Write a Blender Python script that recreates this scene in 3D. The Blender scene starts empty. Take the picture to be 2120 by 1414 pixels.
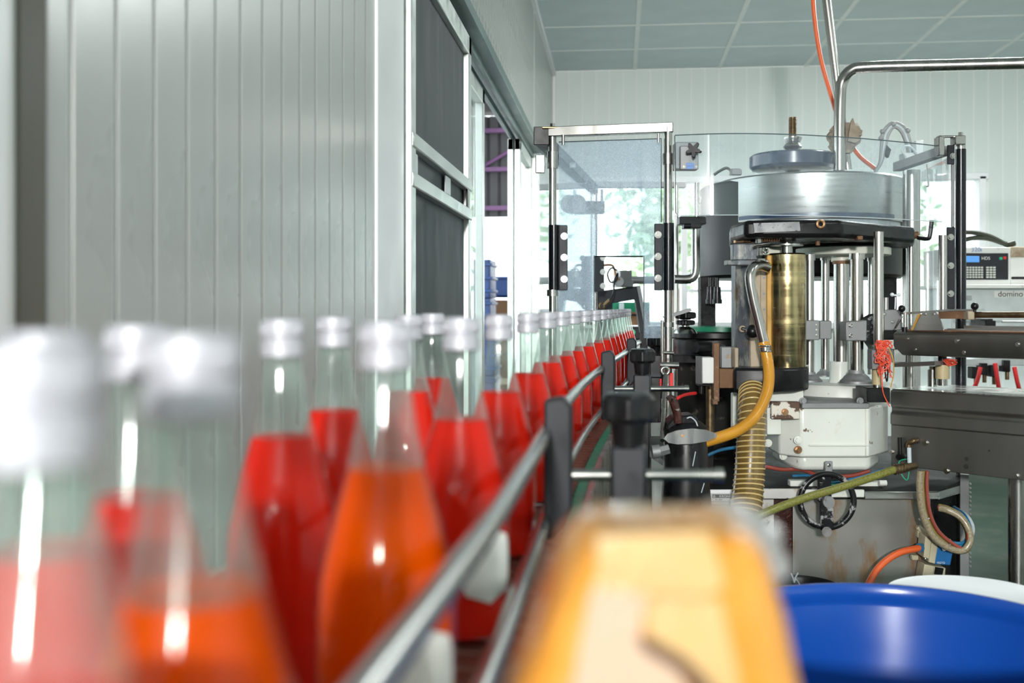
import bpy, math, random
from mathutils import Vector, Matrix
random.seed(7)
sc = bpy.context.scene
COL = sc.collection
R = math.radians

# ---------------------------------------------------------------- camera, light, exposure
F, CX, HY, EYE = 2200.0, 1060.0, 635.0, 1.2          # focal length in px of a 2120 px frame, horizon row, eye height
A = math.atan(220.0 / F)                              # the camera looks a little to the left of the room's length
FWD = Vector((-math.sin(A), math.cos(A), 0)); RGT = Vector((math.cos(A), math.sin(A), 0)); UP = Vector((0, 0, 1))
EYEP = Vector((0, 0, EYE))
cam_d = bpy.data.cameras.new('camera'); cam = bpy.data.objects.new('camera', cam_d); COL.objects.link(cam)
cam.location = EYEP; cam.rotation_euler = (R(90), 0, A)
cam_d.sensor_width = 36; cam_d.lens = 36 * F / 2120; cam_d.shift_y = -72 / 2120
cam_d.clip_start = 0.02; cam_d.clip_end = 200
cam_d.dof.use_dof = True; cam_d.dof.focus_distance = 3.1; cam_d.dof.aperture_fstop = 4.0
sc.camera = cam

w = bpy.data.worlds.new('overcast_sky'); sc.world = w; w.use_nodes = True
bg = w.node_tree.nodes['Background']; bg.inputs[0].default_value = (0.93, 0.98, 1.0, 1); bg.inputs[1].default_value = 4.2

def area(name, loc, target, sx, sy, power, col=(1, 1, 1)):
    l = bpy.data.lights.new(name, 'AREA'); l.shape = 'RECTANGLE'; l.size = sx; l.size_y = sy; l.energy = power; l.color = col
    o = bpy.data.objects.new(name, l); COL.objects.link(o); o.location = loc
    o.rotation_euler = (Vector(target) - Vector(loc)).to_track_quat('-Z', 'Y').to_euler(); o['kind'] = 'helper'
    return o
area('photographer_flash', (-0.22, -4.6, 2.25), (0.75, 3.2, 1.05), 0.3, 0.3, 400, (1, 0.985, 0.96))
area('ceiling_fill_light', (1.6, 1.4, 2.95), (1.6, 1.4, 0), 0.3, 1.3, 14, (0.95, 1, 0.98))  # unseen fill lamp added under the ceiling on the camera side
area('ceiling_fill_light', (1.9, 5.3, 2.95), (1.9, 5.3, 0), 1.3, 0.3, 85, (0.95, 1, 0.98))  # unseen fill added to brighten the back wall
area('ceiling_fill_light', (3.4, 3.2, 2.95), (3.4, 3.2, 0), 0.3, 1.3, 26, (0.95, 1, 0.98))  # unseen side fill, added as well
vs = sc.view_settings
vs.view_transform = 'Standard'; vs.look = 'None'; vs.gamma = 1; vs.use_curve_mapping = False; vs.exposure = 0.0
sc.cycles.max_bounces = 10; sc.cycles.transparent_max_bounces = 28; sc.cycles.transmission_bounces = 10
sc.cycles.adaptive_threshold = 0.02
sc.cycles.caustics_reflective = False; sc.cycles.caustics_refractive = False

# ---------------------------------------------------------------- helpers
def C(px, py, d):
    "the point seen at pixel px, py at distance d along the view axis"
    return EYEP + FWD * d + RGT * ((px - CX) / F * d) + UP * ((HY - py) / F * d)

def frame(yaw=0.0):
    c, s = math.cos(yaw), math.sin(yaw)
    r = RGT * c + FWD * s; f = FWD * c - RGT * s
    return Matrix((r, f, UP)).transposed()
CAMF = frame(0)
ROOM = Matrix.Identity(3)

def smooth(pts, k=6):
    pts = [Vector(p) for p in pts]
    if len(pts) < 3: return pts
    P = [pts[0] * 2 - pts[1]] + pts + [pts[-1] * 2 - pts[-2]]
    out = []
    for i in range(1, len(P) - 2):
        a, b, c, d = P[i - 1], P[i], P[i + 1], P[i + 2]
        for j in range(k):
            t = j / k
            out.append(0.5 * ((2 * b) + (c - a) * t + (2 * a - 5 * b + 4 * c - d) * t * t + (3 * b - a - 3 * c + d) * t ** 3))
    out.append(pts[-1])
    return out

def basis(axis):
    z = axis.normalized(); h = Vector((0, 0, 1)) if abs(z.z) < 0.9 else Vector((1, 0, 0))
    x = h.cross(z).normalized(); y = z.cross(x)
    return x, y, z

ORG = {}
class B:
    "collects shapes in world coordinates and links them as one mesh object"
    def __init__(s): s.v = []; s.f = []
    def add(s, vs_, fs):
        n = len(s.v); s.v += [Vector(p) for p in vs_]; s.f += [tuple(i + n for i in f) for f in fs]; return s
    def box(s, c, size, m=None, bev=0.002):
        m = m or CAMF; h = [x / 2 for x in size]; bev = min(bev, min(h) * 0.6); c = Vector(c)
        idx = {}; vs_ = []
        for sx in (-1, 1):
            for sy in (-1, 1):
                for sz in (-1, 1):
                    sg = (sx, sy, sz)
                    for a in range(3):
                        p = Vector([sg[i] * (h[i] if i == a else h[i] - bev) for i in range(3)])
                        idx[sg + (a,)] = len(vs_); vs_.append(c + m @ p)
        fs = []
        for a in range(3):
            b, d = (a + 1) % 3, (a + 2) % 3
            for sa in (-1, 1):
                q = []
                for sb, sd in ((-1, -1), (1, -1), (1, 1), (-1, 1)):
                    g = [0, 0, 0]; g[a] = sa; g[b] = sb; g[d] = sd; q.append(idx[tuple(g) + (a,)])
                fs.append(q)
            for sa in (-1, 1):
                for sb in (-1, 1):
                    q = []
                    for sd, t in ((-1, a), (1, a), (1, b), (-1, b)):
                        g = [0, 0, 0]; g[a] = sa; g[b] = sb; g[d] = sd; q.append(idx[tuple(g) + (t,)])
                    fs.append(q)
        for sx in (-1, 1):
            for sy in (-1, 1):
                for sz in (-1, 1): fs.append([idx[(sx, sy, sz, a)] for a in range(3)])
        return s.add(vs_, fs)
    def cyl(s, p0, p1, r0, r1=None, n=24):
        r1 = r0 if r1 is None else r1; p0 = Vector(p0); p1 = Vector(p1); x, y, z = basis(p1 - p0)
        vs_ = []
        for p, r in ((p0, r0), (p1, r1)):
            for i in range(n):
                a = 2 * math.pi * i / n; vs_.append(p + x * (r * math.cos(a)) + y * (r * math.sin(a)))
        fs = [(i, (i + 1) % n, n + (i + 1) % n, n + i) for i in range(n)] + [tuple(range(n))[::-1], tuple(range(n, 2 * n))]
        return s.add(vs_, fs)
    def lathe(s, prof, o, axis=UP, n=32, caps=True):
        x, y, z = basis(Vector(axis)); o = Vector(o); vs_ = []; k = len(prof)
        for r, h in prof:
            for i in range(n):
                a = 2 * math.pi * i / n; vs_.append(o + z * h + x * (r * math.cos(a)) + y * (r * math.sin(a)))
        fs = [(j * n + i, j * n + (i + 1) % n, (j + 1) * n + (i + 1) % n, (j + 1) * n + i) for j in range(k - 1) for i in range(n)]
        if caps:
            fs += [tuple(range(n))[::-1], tuple(range((k - 1) * n, k * n))]
        return s.add(vs_, fs)
    def tube(s, pts, r, n=10, k=6, radii=None):
        pts = smooth(pts, k) if k > 1 else [Vector(p) for p in pts]
        m = len(pts); x, y, z = basis(pts[1] - pts[0]); vs_ = []
        for i, p in enumerate(pts):
            t = (pts[min(i + 1, m - 1)] - pts[max(i - 1, 0)]).normalized()
            x = (x - t * x.dot(t)).normalized(); y = t.cross(x)
            rr = radii(i / (m - 1)) if radii else r
            for j in range(n):
                a = 2 * math.pi * j / n; vs_.append(p + x * (rr * math.cos(a)) + y * (rr * math.sin(a)))
        fs = [(j * n + i, j * n + (i + 1) % n, (j + 1) * n + (i + 1) % n, (j + 1) * n + i) for j in range(m - 1) for i in range(n)]
        fs += [tuple(range(n))[::-1], tuple(range((m - 1) * n, m * n))]
        return s.add(vs_, fs)
    def prism(s, pts, vec):
        pts = [Vector(p) for p in pts]; vec = Vector(vec); n = len(pts)
        return s.add(pts + [p + vec for p in pts], [tuple(range(n))[::-1], tuple(range(n, 2 * n))] + [(i, (i + 1) % n, n + (i + 1) % n, n + i) for i in range(n)])
    def ball(s, c, r, n=16, sq=1.0):
        return s.lathe([(max(1e-5, r * math.sin(math.pi * i / n)), -r * sq * math.cos(math.pi * i / n)) for i in range(n + 1)], c, UP, n * 2, caps=False)
    def torus(s, c, axis, R_, r, n=40, m=10):
        x, y, z = basis(Vector(axis)); c = Vector(c); vs_ = []
        for i in range(n):
            a = 2 * math.pi * i / n; d = x * math.cos(a) + y * math.sin(a)
            for j in range(m):
                b = 2 * math.pi * j / m; vs_.append(c + d * (R_ + r * math.cos(b)) + z * (r * math.sin(b)))
        return s.add(vs_, [(i * m + j, ((i + 1) % n) * m + j, ((i + 1) % n) * m + (j + 1) % m, i * m + (j + 1) % m) for i in range(n) for j in range(m)])
    # pixel-sized shapes at a distance
    def px(s, x0, y0, x1, y1, d, t, yaw=0, bev=0.002):
        m = frame(yaw); c = C((x0 + x1) / 2, (y0 + y1) / 2, d) + m @ Vector((0, t / 2, 0))
        return s.box(c, (abs(x1 - x0) * d / F, t, abs(y1 - y0) * d / F), m, bev)
    def post(s, x, y0, y1, rp, d, n=24, rp1=None):
        return s.cyl(C(x, y1, d), C(x, y0, d), rp * d / F, None if rp1 is None else rp1 * d / F, n)
    def poly(s, pts, d, t):
        return s.prism([C(x, y, d) for x, y in pts], FWD * t)
    def slab(s, plan, z0, z1):
        "plan: (px, d) corners; heights are metres relative to the eye"
        return s.prism([EYEP + FWD * d + RGT * ((x - CX) / F * d) + UP * z0 for x, d in plan], UP * (z1 - z0))
    def bolt(s, x, y, d, r=0.006, h=0.005, axis=None):
        a = axis or -FWD; p = C(x, y, d)
        s.cyl(p, p + a * (h * 0.35), r * 1.25, n=16); s.cyl(p + a * (h * 0.3), p + a * h, r * 0.85, n=6); return s
    def out(s, name, mat, parent=None, sharp=38, bevel=0, kind=None, label=None, o=None):
        o = ORG[parent.name] if parent is not None else (Vector(o) if o is not None else Vector((0, 0, 0)))
        me = bpy.data.meshes.new(name); me.from_pydata([tuple(p - o) for p in s.v], [], s.f)
        import bmesh
        bm = bmesh.new(); bm.from_mesh(me); bmesh.ops.recalc_face_normals(bm, faces=bm.faces); bm.to_mesh(me); bm.free()
        me.polygons.foreach_set('use_smooth', [True] * len(me.polygons)); me.set_sharp_from_angle(angle=R(sharp))
        me.materials.append(mat); ob = bpy.data.objects.new(name, me); COL.objects.link(ob)
        ORG[ob.name] = o
        if parent is not None: ob.parent = parent
        else: ob.location = o
        if bevel:
            b = ob.modifiers.new('bevel', 'BEVEL'); b.width = bevel; b.segments = 2; b.limit_method = 'ANGLE'; b.angle_limit = R(35)
        if kind: ob['kind'] = kind
        if label: ob['label'] = label
        return ob

def thing(name, label, cat, loc, group=None):
    o = bpy.data.objects.new(name, None); COL.objects.link(o); o.location = loc; o.empty_display_size = 0.05
    o['label'] = label; o['category'] = cat
    if group: o['group'] = group
    ORG[o.name] = Vector(loc); return o
def tag(o, label, cat, group=None):
    o['label'] = label; o['category'] = cat
    if group: o['group'] = group
    return o
def struct(name, loc=(0, 0, 0)):
    o = bpy.data.objects.new(name, None); COL.objects.link(o); o.location = loc; o['kind'] = 'structure'; ORG[o.name] = Vector(loc); return o
def copy_tree(o, parent=None):
    c = o.copy(); COL.objects.link(c); c.parent = parent
    for ch in o.children: copy_tree(ch, c)
    return c
def text(name, s, p, size, mat, parent, m=None, depth=0.0004, xs=1.0):
    cu = bpy.data.curves.new(name, 'FONT'); cu.body = s; cu.size = size; cu.extrude = depth; cu.align_x = 'CENTER'; cu.align_y = 'CENTER'
    t = bpy.data.objects.new('tmp', cu); COL.objects.link(t); bpy.context.view_layer.update()
    me = bpy.data.meshes.new_from_object(t.evaluated_get(bpy.context.evaluated_depsgraph_get())); bpy.data.objects.remove(t)
    m = m or Matrix((RGT, UP, -FWD)).transposed(); o = ORG[parent.name]
    for v in me.vertices: v.co = Vector(p) + m @ Vector((v.co.x * xs, v.co.y, v.co.z)) - o
    me.materials.clear(); me.materials.append(mat); ob = bpy.data.objects.new(name, me); COL.objects.link(ob); ob.parent = parent; ORG[ob.name] = o
    return ob

# ---------------------------------------------------------------- materials
def nodes(name):
    m = bpy.data.materials.new(name); m.use_nodes = True; nt = m.node_tree; return m, nt, nt.nodes, nt.links
def noise(n, l, vec, scale, detail=4, rough=0.55):
    t = n.new('ShaderNodeTexNoise'); t.inputs['Scale'].default_value = scale; t.inputs['Detail'].default_value = detail
    t.inputs['Roughness'].default_value = rough; l.new(vec, t.inputs['Vector']); return t
def ramp(n, l, src, a, b):
    r = n.new('ShaderNodeMapRange'); r.inputs[1].default_value = a; r.inputs[2].default_value = b; r.clamp = True; l.new(src, r.inputs[0]); return r.outputs[0]
def mixc(n, l, f, a, b):
    x = n.new('ShaderNodeMix'); x.data_type = 'RGBA'
    if isinstance(f, float): x.inputs[0].default_value = f
    else: l.new(f, x.inputs[0])
    for s_, i in ((a, 6), (b, 7)):
        if isinstance(s_, tuple): x.inputs[i].default_value = s_ + (1,) if len(s_) == 3 else s_
        else: l.new(s_, x.inputs[i])
    return x.outputs[2]
def M(name, col, rough=0.5, metal=0.0, var=0.12, scale=6, stretch=(1, 1, 1), stain=None, stain2=None, bump=0.0, bscale=60, rvar=0.1, coat=0.0, spec=0.5):
    m, nt, n, l = nodes(name); p = n['Principled BSDF']
    tc = n.new('ShaderNodeTexCoord'); mp = n.new('ShaderNodeMapping'); mp.inputs['Scale'].default_value = stretch
    l.new(tc.outputs['Object'], mp.inputs['Vector']); v = mp.outputs[0]
    n1 = noise(n, l, v, scale)
    lo = tuple(c * (1 - var) for c in col); hi = tuple(min(1, c * (1 + var)) for c in col)
    c = mixc(n, l, ramp(n, l, n1.outputs[0], 0.3, 0.7), lo, hi)
    rg = n.new('ShaderNodeMapRange'); rg.inputs[1].default_value = 0.3; rg.inputs[2].default_value = 0.7
    rg.inputs[3].default_value = max(0.02, rough - rvar); rg.inputs[4].default_value = min(1, rough + rvar); l.new(n1.outputs[0], rg.inputs[0])
    l.new(rg.outputs[0], p.inputs['Roughness'])
    for st in (stain, stain2):
        if st:
            sc_, a, b, scol = st[:4]
            mp2 = n.new('ShaderNodeMapping'); mp2.inputs['Scale'].default_value = st[4] if len(st) > 4 else (1, 1, 1)
            mp2.inputs['Location'].default_value = (3.1 * sc_, 1.7, 0.3); l.new(tc.outputs['Object'], mp2.inputs['Vector'])
            ns = noise(n, l, mp2.outputs[0], sc_, 6, 0.65); c = mixc(n, l, ramp(n, l, ns.outputs[0], a, b), c, scol)
    l.new(c, p.inputs['Base Color']); p.inputs['Metallic'].default_value = metal; p.inputs['Specular IOR Level'].default_value = spec
    p.inputs['Coat Weight'].default_value = coat
    if bump:
        nb = noise(n, l, v, bscale, 3); bu = n.new('ShaderNodeBump'); bu.inputs['Strength'].default_value = bump; bu.inputs['Distance'].default_value = 0.004
        l.new(nb.outputs[0], bu.inputs['Height']); l.new(bu.outputs[0], p.inputs['Normal'])
    return m
def glassy(name, tint, refl=1.0, dust=None, ior=1.5, film=0.0, rough=0.03):
    "thin clear sheet: what lies behind shows through, a fresnel mirror on top, dust as pale specks"
    m, nt, n, l = nodes(name); n.remove(n['Principled BSDF']); o = n['Material Output']
    tr = n.new('ShaderNodeBsdfTransparent'); tr.inputs[0].default_value = tint + (1,)
    gl = n.new('ShaderNodeBsdfGlossy'); gl.inputs['Roughness'].default_value = rough; gl.inputs[0].default_value = (refl, refl, refl, 1)
    fr = n.new('ShaderNodeFresnel'); ge = n.new('ShaderNodeNewGeometry'); mr = n.new('ShaderNodeMapRange')   # same mirror strength on both sides of the sheet
    mr.inputs[3].default_value = ior; mr.inputs[4].default_value = 1 / ior; l.new(ge.outputs['Backfacing'], mr.inputs[0]); l.new(mr.outputs[0], fr.inputs[0])
    mx = n.new('ShaderNodeMixShader'); l.new(fr.outputs[0], mx.inputs[0]); l.new(tr.outputs[0], mx.inputs[1]); l.new(gl.outputs[0], mx.inputs[2])
    out = mx.outputs[0]
    if dust:
        tc = n.new('ShaderNodeTexCoord'); a, b, amount, dcol = dust
        n1 = noise(n, l, tc.outputs['Object'], 3.0, 5, 0.7); n2 = noise(n, l, tc.outputs['Object'], 260, 3, 0.8)
        mul = n.new('ShaderNodeMath'); mul.operation = 'MULTIPLY'; l.new(ramp(n, l, n1.outputs[0], a, b), mul.inputs[0]); l.new(ramp(n, l, n2.outputs[0], 0.40, 0.66), mul.inputs[1])
        ma = n.new('ShaderNodeMath'); ma.operation = 'MULTIPLY_ADD'; l.new(mul.outputs[0], ma.inputs[0]); ma.inputs[1].default_value = amount; ma.inputs[2].default_value = film
        df = n.new('ShaderNodeBsdfDiffuse'); df.inputs[0].default_value = dcol + (1,)
        tl = n.new('ShaderNodeBsdfTranslucent'); tl.inputs[0].default_value = dcol + (1,)
        dm = n.new('ShaderNodeMixShader'); dm.inputs[0].default_value = 0.55; l.new(df.outputs[0], dm.inputs[1]); l.new(tl.outputs[0], dm.inputs[2])
        m2 = n.new('ShaderNodeMixShader'); l.new(ma.outputs[0], m2.inputs[0]); l.new(out, m2.inputs[1]); l.new(dm.outputs[0], m2.inputs[2]); out = m2.outputs[0]
    l.new(out, o.inputs[0]); return m
def liquid(name, body, tint, see):
    m, nt, n, l = nodes(name); n.remove(n['Principled BSDF']); o = n['Material Output']
    tr = n.new('ShaderNodeBsdfTransparent'); tr.inputs[0].default_value = tint + (1,)
    tc = n.new('ShaderNodeTexCoord'); nz = noise(n, l, tc.outputs['Object'], 14, 2)
    c = mixc(n, l, nz.outputs[0], tuple(x * 0.85 for x in body), body)
    df = n.new('ShaderNodeBsdfDiffuse'); tl = n.new('ShaderNodeBsdfTranslucent'); l.new(c, df.inputs[0]); l.new(c, tl.inputs[0])
    a = n.new('ShaderNodeMixShader'); a.inputs[0].default_value = 0.16; l.new(df.outputs[0], a.inputs[1]); l.new(tl.outputs[0], a.inputs[2])
    b = n.new('ShaderNodeMixShader'); b.inputs[0].default_value = see; l.new(a.outputs[0], b.inputs[1]); l.new(tr.outputs[0], b.inputs[2])
    l.new(b.outputs[0], o.inputs[0]); return m

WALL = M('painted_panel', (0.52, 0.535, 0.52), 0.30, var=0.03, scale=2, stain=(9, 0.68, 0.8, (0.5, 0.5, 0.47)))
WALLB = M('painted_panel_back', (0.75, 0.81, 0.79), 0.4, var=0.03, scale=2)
JOINT = M('lit_panel_joint', (0.88, 0.90, 0.89), 0.4, var=0.02)  # joints near white: light caught on the groove edges is put in the colour
WHITE_TRIM = M('white_trim', (0.93, 0.94, 0.96), 0.4, var=0.03)
ALU = M('anodised_aluminium', (0.66, 0.70, 0.68), 0.38, 0.6, var=0.06, scale=20)
ALUD = M('dark_green_channel', (0.16, 0.23, 0.22), 0.4, 0.3, var=0.15)
TILE = M('ceiling_tile', (0.68, 0.76, 0.77), 0.8, var=0.05, scale=4, bump=0.1, bscale=120)
TBAR = M('ceiling_bar', (0.86, 0.90, 0.88), 0.5, var=0.05)
FLOOR = M('green_epoxy', (0.013, 0.036, 0.020), 0.5, spec=0.15, var=0.25, scale=1.5, stain=(5, 0.55, 0.75, (0.06, 0.065, 0.045)))
STEEL = M('stainless', (0.42, 0.41, 0.39), 0.26, 1.0, var=0.10, scale=16, stretch=(1, 1, 0.15), rvar=0.08)
RAILM = M('polished_rail', (0.46, 0.46, 0.45), 0.24, 1.0, var=0.03, scale=4, rvar=0.02)
BRUSH = M('brushed_stainless', (0.50, 0.50, 0.49), 0.34, 1.0, var=0.08, scale=30, stretch=(0.15, 0.15, 3), rvar=0.08)
DULL = M('dull_stainless', (0.20, 0.195, 0.185), 0.36, 0.85, var=0.2, scale=5, stretch=(1, 1, 0.3), stain=(26, 0.70, 0.76, (0.6, 0.58, 0.52)), rvar=0.1)
GREYM = M('grey_cast_metal', (0.28, 0.285, 0.29), 0.5, 0.6, var=0.15, stain=(30, 0.6, 0.75, (0.2, 0.17, 0.14)))
PATINA = M('weathered_steel', (0.13, 0.145, 0.165), 0.5, 0.4, var=0.4, scale=26, stretch=(1, 1, 0.4), stain=(22, 0.50, 0.62, (0.46, 0.46, 0.42), (1, 1, 0.35)), stain2=(16, 0.56, 0.66, (0.13, 0.09, 0.05), (1, 1, 0.4)))
BLACKP = M('black_paint', (0.007, 0.007, 0.008), 0.32, 0.0, var=0.3, scale=20, stain=(40, 0.70, 0.74, (0.12, 0.115, 0.11)), rvar=0.1, spec=0.3)
BLACKM = M('black_worn_paint', (0.010, 0.010, 0.012), 0.38, 0.0, var=0.3, scale=10, stain=(32, 0.55, 0.6, (0.36, 0.36, 0.36)), spec=0.3)
BLACK = M('black_plastic', (0.006, 0.006, 0.007), 0.33, var=0.2, scale=25, spec=0.35)
DARKG = M('dark_grey_plastic', (0.022, 0.023, 0.028), 0.42, var=0.2, scale=25, spec=0.3)
RUBBER = M('black_sleeve', (0.005, 0.006, 0.009), 0.26, var=0.2, spec=0.35)
DRUMB = M('dark_drum', (0.008, 0.008, 0.009), 0.34, 0.0, spec=0.25, var=0.3, scale=4)
CREAM = M('chipped_white_enamel', (0.78, 0.80, 0.74), 0.38, var=0.05, scale=4, stain=(24, 0.655, 0.675, (0.16, 0.10, 0.06)), stain2=(7, 0.62, 0.8, (0.60, 0.56, 0.44)))
CREAM2 = M('ivory_plate', (0.72, 0.74, 0.64), 0.4, var=0.06, stain=(18, 0.66, 0.72, (0.45, 0.38, 0.22)))
BRASS = M('glue_brass', (0.46, 0.375, 0.20), 0.24, 1.0, var=0.3, scale=18, stretch=(0.2, 0.2, 3), stain=(60, 0.58, 0.7, (0.80, 0.70, 0.45), (1, 1, 0.3)), rvar=0.1)
COPPER = M('stained_copper', (0.42, 0.24, 0.13), 0.35, 0.9, var=0.25, scale=20)
TAN = M('stained_strip', (0.44, 0.36, 0.26), 0.6, 0.2, var=0.2, scale=20, stain=(12, 0.55, 0.7, (0.25, 0.17, 0.1)))
AMBER = M('amber_strip', (0.60, 0.34, 0.08), 0.4, var=0.2, scale=15)
RUST = M('rusty_iron', (0.20, 0.105, 0.055), 0.62, 0.4, var=0.3, scale=14, stain=(30, 0.58, 0.7, (0.34, 0.24, 0.17)), bump=0.2)
RUSTD = M('wet_dark_rust', (0.045, 0.012, 0.008), 0.3, 0.0, var=0.5, scale=20, stain=(60, 0.62, 0.68, (0.35, 0.3, 0.28)), bump=0.6, bscale=90)
PANELR = M('stained_stainless_panel', (0.33, 0.325, 0.30), 0.36, 0.6, var=0.12, scale=3, stain=(8.0, 0.50, 0.64, (0.30, 0.15, 0.05), (1, 1, 0.4)), stain2=(38, 0.70, 0.74, (0.10, 0.06, 0.04)))
EDGER = M('rusted_white_edge', (0.62, 0.61, 0.58), 0.4, 0.3, var=0.1, stain=(10, 0.52, 0.64, (0.36, 0.20, 0.09)), stain2=(30, 0.62, 0.68, (0.06, 0.04, 0.03)))
OILY = M('oily_table', (0.012, 0.012, 0.011), 0.6, 0.0, spec=0.12, var=0.4, scale=6, stain=(20, 0.6, 0.75, (0.14, 0.12, 0.09)))
YELLOW = M('amber_hose', (0.62, 0.28, 0.02), 0.30, var=0.1, scale=10, bump=0.15, bscale=200, coat=0.3)
CORR = M('smoky_duct', (0.17, 0.105, 0.025), 0.28, var=0.25, scale=12, coat=0.3)
CORRW = M('duct_coil', (0.66, 0.50, 0.22), 0.3, var=0.1)
BRAID = M('braided_green_hose', (0.20, 0.20, 0.04), 0.35, var=0.4, scale=240, coat=0.4)
BRAIDW = M('braided_clear_hose', (0.30, 0.25, 0.16), 0.35, var=0.35, scale=220, coat=0.3)
OLIVE = M('olive_hose', (0.38, 0.28, 0.07), 0.35, var=0.15, coat=0.3)
REDH = M('red_brown_hose', (0.30, 0.06, 0.04), 0.35, var=0.15, coat=0.3)
BLUEH = M('blue_tube', (0.02, 0.16, 0.32), 0.3, var=0.15, coat=0.3)
PALEH = M('pale_tube', (0.55, 0.62, 0.66), 0.3, var=0.1)
ORANGEH = M('orange_air_hose', (0.80, 0.13, 0.03), 0.35, var=0.08, coat=0.2)
REDP = M('red_plastic', (0.68, 0.02, 0.02), 0.4, var=0.08)
REDS = M('red_string', (0.82, 0.10, 0.05), 0.5, var=0.2, scale=40)
BLUEP = M('blue_drum_plastic', (0.006, 0.062, 0.34), 0.22, var=0.08, scale=3, rvar=0.05)
WHITEP = M('white_plastic', (0.78, 0.82, 0.84), 0.4, var=0.03)
BLUEV = M('blue_valve_cover', (0.01, 0.13, 0.36), 0.4, var=0.1)
BEIGE = M('beige_valve_body', (0.52, 0.47, 0.33), 0.45, var=0.1, scale=15)
TAPE = M('brown_packing_tape', (0.60, 0.26, 0.035), 0.25, var=0.14, scale=18, bump=0.5, bscale=30, coat=0.4)
TAPE2 = M('pale_tape', (0.50, 0.32, 0.12), 0.3, var=0.12, scale=14, bump=0.4, bscale=30, coat=0.3)
CARD = M('bare_cardboard', (0.52, 0.37, 0.26), 0.7, var=0.08, scale=10)
DARKGAP = M('dark_card_gap', (0.12, 0.06, 0.03), 0.8, var=0.2)
CAP = M('aluminium_cap', (0.50, 0.50, 0.545), 0.50, 0.30, var=0.04, scale=40, rvar=0.05)
LABELW = M('white_label', (0.86, 0.85, 0.80), 0.5, var=0.03)
BELTM = M('conveyor_slat', (0.20, 0.10, 0.07), 0.35, 0.6, var=0.2, scale=30)
GREENP = M('green_wear_strip', (0.006, 0.19, 0.10), 0.4, var=0.15, scale=20)
GREENB = M('green_button', (0.02, 0.45, 0.24), 0.4, var=0.1)
NAVY = M('navy_disc', (0.035, 0.06, 0.12), 0.25, var=0.2, scale=12)
BRONZE = M('bronze_thread', (0.16, 0.11, 0.06), 0.4, 0.8, var=0.3, scale=60)
RAG = M('greasy_rag', (0.34, 0.28, 0.22), 0.9, var=0.25, scale=20, bump=0.4, bscale=40)
CONDUIT = M('grey_conduit', (0.33, 0.35, 0.35), 0.45, var=0.15, scale=20)
CABLE = M('black_cable', (0.03, 0.035, 0.02), 0.4, var=0.2)
IVORYB = M('ivory_bush', (0.56, 0.46, 0.26), 0.45, var=0.12, scale=20)
BENCH = M('white_bench_enamel', (0.74, 0.75, 0.72), 0.4, var=0.06, stain=(12, 0.62, 0.75, (0.45, 0.36, 0.24)))
BENCHS = M('bench_steel', (0.50, 0.54, 0.54), 0.35, 0.4, var=0.25, scale=5)
KEYS = M('key_white', (0.58, 0.60, 0.55), 0.5, var=0.05)
SCREEN, nt_, n_, l_ = nodes('lit_screen'); n_['Principled BSDF'].inputs['Base Color'].default_value = (0.05, 0.2, 0.5, 1)
n_['Principled BSDF'].inputs['Emission Color'].default_value = (0.12, 0.35, 0.75, 1); n_['Principled BSDF'].inputs['Emission Strength'].default_value = 0.6
TXT_W = M('print_white', (0.75, 0.75, 0.72), 0.6, var=0.02); TXT_K = M('print_black', (0.02, 0.02, 0.02), 0.6, var=0.02); TXT_B = M('print_blue', (0.16, 0.26, 0.50), 0.6, var=0.05)
TAGB = M('blue_tag', (0.20, 0.34, 0.72), 0.4, var=0.08)
NET = M('insect_mesh', (0.085, 0.10, 0.105), 0.7, var=0.16, scale=5, stretch=(1, 3, 0.6), stain=(3, 0.6, 0.8, (0.22, 0.24, 0.24), (1, 4, 0.4)), bump=0.2, bscale=400)
CLEAR = glassy('guard_polycarbonate', (0.90, 0.95, 0.97), 1.0, (0.36, 0.62, 0.36, (0.68, 0.80, 0.94)), film=0.20)
CLEAR2 = glassy('clear_guard', (0.95, 0.975, 0.98), 1.0, (0.50, 0.72, 0.30, (0.62, 0.74, 0.86)), film=0.03)
PANE = glassy('window_glass', (0.93, 0.97, 0.96), 1.0)
BOTTLEG = glassy('bottle_glass', (0.94, 0.98, 0.965), 1.0, (0.3, 0.7, 0.10, (0.80, 0.90, 0.86)), ior=1.40, film=0.055, rough=0.08)
BOTTLEW = glassy('wetted_bottle_glass', (0.97, 0.985, 0.98), 1.0, ior=1.30, rough=0.08)
PLASTICB = glassy('clear_bag', (0.80, 0.82, 0.82), 1.0, (0.3, 0.6, 0.5, (0.75, 0.76, 0.76)), film=0.42)
GEDGE = M('glass_cut_edge', (0.10, 0.14, 0.15), 0.2, var=0.1)
JUICE = liquid('red_juice', (0.90, 0.024, 0.010), (1.0, 0.07, 0.03), 0.16)
JUICE_LIT = liquid('lit_red_juice', (1.0, 0.105, 0.0005), (1.0, 0.26, 0.01), 0.10)  # the same red juice, light passing through it painted in as orange
LEAF = M('leaf_green', (0.46, 0.58, 0.38), 0.6, var=0.4, scale=3); BARK = M('bark', (0.16, 0.12, 0.09), 0.9, var=0.3)
PURPLE = M('purple_steel', (0.13, 0.06, 0.15), 0.5, var=0.1); SIDING = M('grey_siding', (0.05, 0.05, 0.055), 0.6, var=0.1)
CRATE = M('blue_crate', (0.008, 0.035, 0.13), 0.45, var=0.2, scale=6); CARTON = M('brown_carton', (0.10, 0.05, 0.022), 0.8, var=0.15)
CONC = M('yard_concrete', (0.42, 0.41, 0.39), 0.9, var=0.15, scale=2)

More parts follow.
